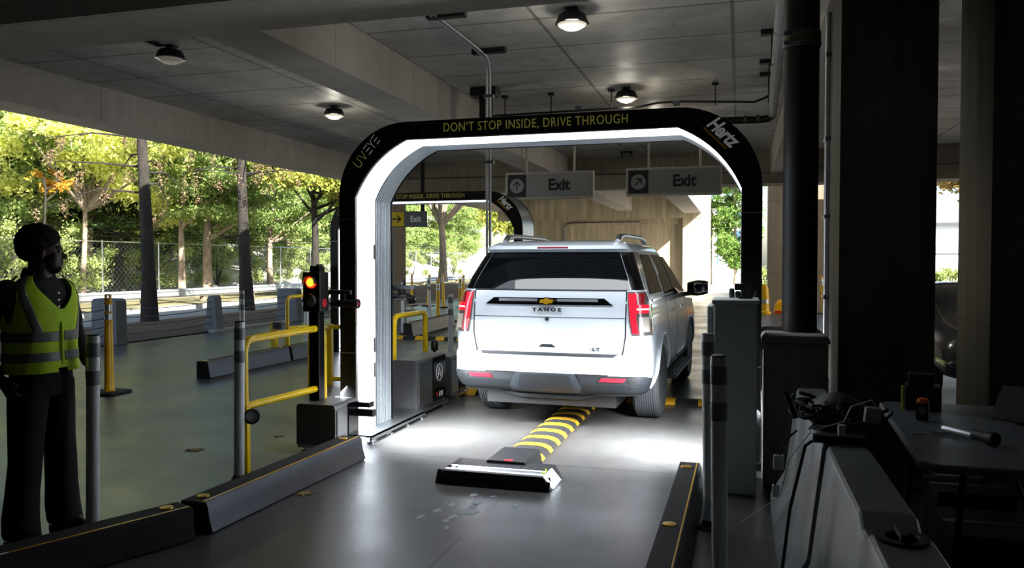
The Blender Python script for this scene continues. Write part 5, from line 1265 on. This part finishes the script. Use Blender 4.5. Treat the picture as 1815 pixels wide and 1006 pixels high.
MB().box(-.16, .16, -.006, .006, .02, .25, M=RX(-38)).build('screen', M_blackg, t, bevel=.004); mb = MB(); mb.lathe([(.05, 0), (.05, .01), (.012, .015), (.012, .1)], (0, .09, 0), 14); mb.build('stand', M_blackp, t)
t = thing('desk_speaker', 'small dark speaker cone at the right end of the table', 'speaker', (1.78, 5.15, TB))
MB().box(-.06, .06, -.05, .05, 0, .13).build('cabinet', M_blackp, t, bevel=.01); MB().lathe([(.045, -.052), (.04, -.058), (.02, -.05), (.001, -.05)], (0, 0, .065), 20, 'y').build('cone', M_dgrey, t)
M_card = mat('dark_cardboard', '3a3129', .9, noise=.1, nscale=6)
for i, (x, y, w_, d_, h, z, lbn) in enumerate(((1.25, 4.6, .42, .5, .3, 0, 'dark cardboard box on the floor under the table, nearer one'), (1.3, 5.2, .4, .4, .34, 0, 'dark cardboard box under the far end of the table'))):
    t = thing('cardboard_box', lbn, 'box', (x, y, z)); MB().box(-w_/2, w_/2, -d_/2, d_/2, 0, h).build('carton', M_card, t, bevel=.006); MB().box(-w_/2, w_/2, -.025, .025, h, h+.002).build('packing_tape', mat('brown_tape', '6a5a40', .4), t)
# water-filled plastic barriers
M_barr = mat('barrier_plastic', '7c8281', .38, noise=.1, nscale=2.5, bump=.15, bscale=8)
def barrier(label, loc, L_):
    t = thing('plastic_barrier', label, 'barrier', loc)
    base = [(-.25, 0), (-.25, .12), (-.16, .28), (-.095, .80), (-.085, .82), (.085, .82), (.095, .80), (.16, .28), (.25, .12), (.25, 0)]
    rings = []; n = 28
    for k in range(n+1):
        y = L_*k/n; f = 1
        e = min(y, L_-y)
        g = 1-.22*(1 if .30 < (y % .74) < .52 and .15 < e else 0)
        top = .82-(.035 if .38 < y < .50 else 0)
        rings.append([Vector((x*(g if .1 < z < .75 else 1)*(.94 if e < .02 else 1), y, z*(top/.82 if z > .5 else 1))) for x, z in base])
    MB().loft(rings).build('shell', M_barr, t, smooth=True, bevel=.008, angle=50)
    MB().lathe([(.075, .822), (.078, .829), (.05, .830), (.045, .822)], (0, L_*.2, 0), 24).build('filler_cap', M_blackp, t, smooth=True)
    MB().box(-.012, .012, L_*.2-.05, L_*.2+.05, .828, .85).build('cap_grip', M_blackp, t)
    return t
barrier('pale plastic road barrier in the bottom right corner', (.475, 2.28, 0), 1.55)
barrier('plastic road barrier under the heap of cables', (.46, 3.86, 0), 1.7)
# heap of cables and chargers on the barrier
M_wc = mat('white_plug', 'c4c8ca', .4)
t = thing('cable_heap', 'tangled heap of black cables piled on the barrier', 'cables', (.46, 4.05, .83)); q = random.Random(21); mb = MB()
for k in range(26):
    cx, cy = q.uniform(-.10, .16), q.uniform(0, .55); r0 = q.uniform(.05, .12); h0 = q.uniform(0.02, .10); ph = q.uniform(0, 6)
    mb.tube([(cx+r0*math.cos(ph+a)*1.1, cy+r0*1.4*math.sin(ph+a), h0+.025*math.sin(2*a+k)+.01*math.sin(k)) for a in [i*.42 for i in range(q.choice((9, 13, 15)))]], q.uniform(.006, .011), 6)
tag(mb.build('cable_loops', M_rubber, t, smooth=True), kind='stuff')
mb = MB(); q = random.Random(4)
mb.loft([[Vector((.04+r_*1.2*math.cos(R(30*j))*q.uniform(.85, 1.1), .35+r_*1.5*math.sin(R(30*j))*q.uniform(.85, 1.1), z)) for j in range(12)] for r_, z in ((.14, .0), (.15, .04), (.12, .09), (.06, .13), (.01, .15))]); mb.build('black_bag', M_blackp, t, smooth=True)
t = thing('power_strip', 'black power strip with a white plug at the end of the barrier', 'power strip', (.46, 3.90, .822)); MB().box(-.13, .10, -.03, .03, 0, .035).build('strip', M_blackp, t, bevel=.006); MB().box(-.02, .012, -.026, .01, .035, .085).build('plug', M_wc, t, bevel=.004)
t = thing('power_adapter', 'square white power adapter standing on the heap of cables', 'adapter', (.60, 4.02, .90)); t.rotation_euler = (R(8), R(4), R(10)); MB().box(-.037, .037, -.015, .015, 0, .075).build('block', M_wc, t, bevel=.008)
mb = MB(); mb.tube([(.01, 0, .075), (-.01, .0, .11), (-.10, .0, .07), (-.13, -.02, .0), (-.2, -.04, -.02), (-.26, -.05, -.04)], .0035, 6); mb.build('cord', M_wc, t, smooth=True)
t = thing('handle_bar', 'short black stick leaning out of the heap of cables', 'handle', (.28, 4.25, .86)); MB().tube([(0, 0, 0), (-.05, .02, .13)], .014, 10).build('grip', M_rubber, t)
t = thing('plug', 'pale plug box hanging beside the barrier below the cables', 'plug', (.20, 4.15, .62)); MB().box(-.03, .02, -.015, .015, 0, .07).build('upper_plug', M_wc, t, bevel=.005); MB().box(-.035, .0, -.015, .015, -.14, -.08).build('lower_plug', M_wc, t, bevel=.005)
MB().tube([(0, 0, .07), (.03, 0, .15), (.08, 0, .2)], .005, 6).build('cord', M_rubber, t, smooth=True); MB().tube([(-.01, 0, 0), (-.02, 0, -.08)], .004, 6).build('cord', M_rubber, t)
for k, (pts, lbn, m_, r_) in enumerate(((((.36, 3.92, .84), (.30, 3.9, .80), (.235, 3.9, .5), (.20, 3.88, .2), (.16, 3.8, .02), (.05, 3.7, .012), (.12, 3.4, .012)), 'black cord falling from the power strip down the barrier to the floor', M_rubber, .008),
        (((.34, 4.05, .84), (.24, 4.05, .7), (.2, 4.1, .5), (.08, 4.1, .40), (.02, 4.2, .32), (.08, 4.25, .25), (.18, 4.2, .25)), 'thin white cord looping beside the barrier', M_wc, .0028))):
    tag(MB().tube(pts, r_, 6).build('extension_cable', m_, smooth=True), lbn, 'cord')
# litter: dry leaves on the floor
M_lf = mat('dry_leaf', '8c7440', .8)
def leaf_shape(s):
    pts = []
    for k in range(14):
        a = 2*math.pi*k/14; r_ = s*(1 if k % 2 == 0 else .45)*(1 if k != 7 else 1.3); pts.append((r_*math.cos(a), r_*math.sin(a)))
    return pts
for (x, y, s, lbn) in ((-4.6, 5.9, .09, 'dry leaf on the dark floor between the man and the metal box'), (-2.98, 5.0, .08, 'dry leaf on the lane floor at the foot of the steel-faced kerb rail'), (-4.2, 6.6, .05, 'tiny dry leaf near the yellow posts on the floor')):
    o = MB().prism(leaf_shape(s), .002, .006, 'z', M=T(x, y, 0) @ RZ(x*40)).build('dry_leaf', M_lf); tag(o, lbn, 'leaf')
# white paint spills in front of the scanner
t = MB(); q = random.Random(8)
for (x, y, s) in [(-1.80, 5.30, .03), (-1.87, 5.05, .035), (-1.92, 4.9, .03), (-1.98, 4.75, .028), (-1.72, 5.15, .04), (-1.70, 4.95, .05), (-1.66, 5.3, .02), (-1.78, 4.8, .03), (-1.45, 5.15, .025), (-1.74, 4.6, .02), (-1.72, 5.05, .03), (-1.75, 4.9, .03), (-1.79, 4.72, .025)]:
    t.prism([(x+s*q.uniform(.6, 1.3)*math.cos(R(45*k)), y+1.6*s*q.uniform(.6, 1.3)*math.sin(R(45*k))) for k in range(8)], 0, .0015, 'z')
o = t.build('paint_spill', mat('old_white_paint', '9aa0a6', .7)); tag(o, 'flecks of white paint on the floor in front of the scanner', 'paint marks', kind='stuff')
bpy.context.view_layer.update()
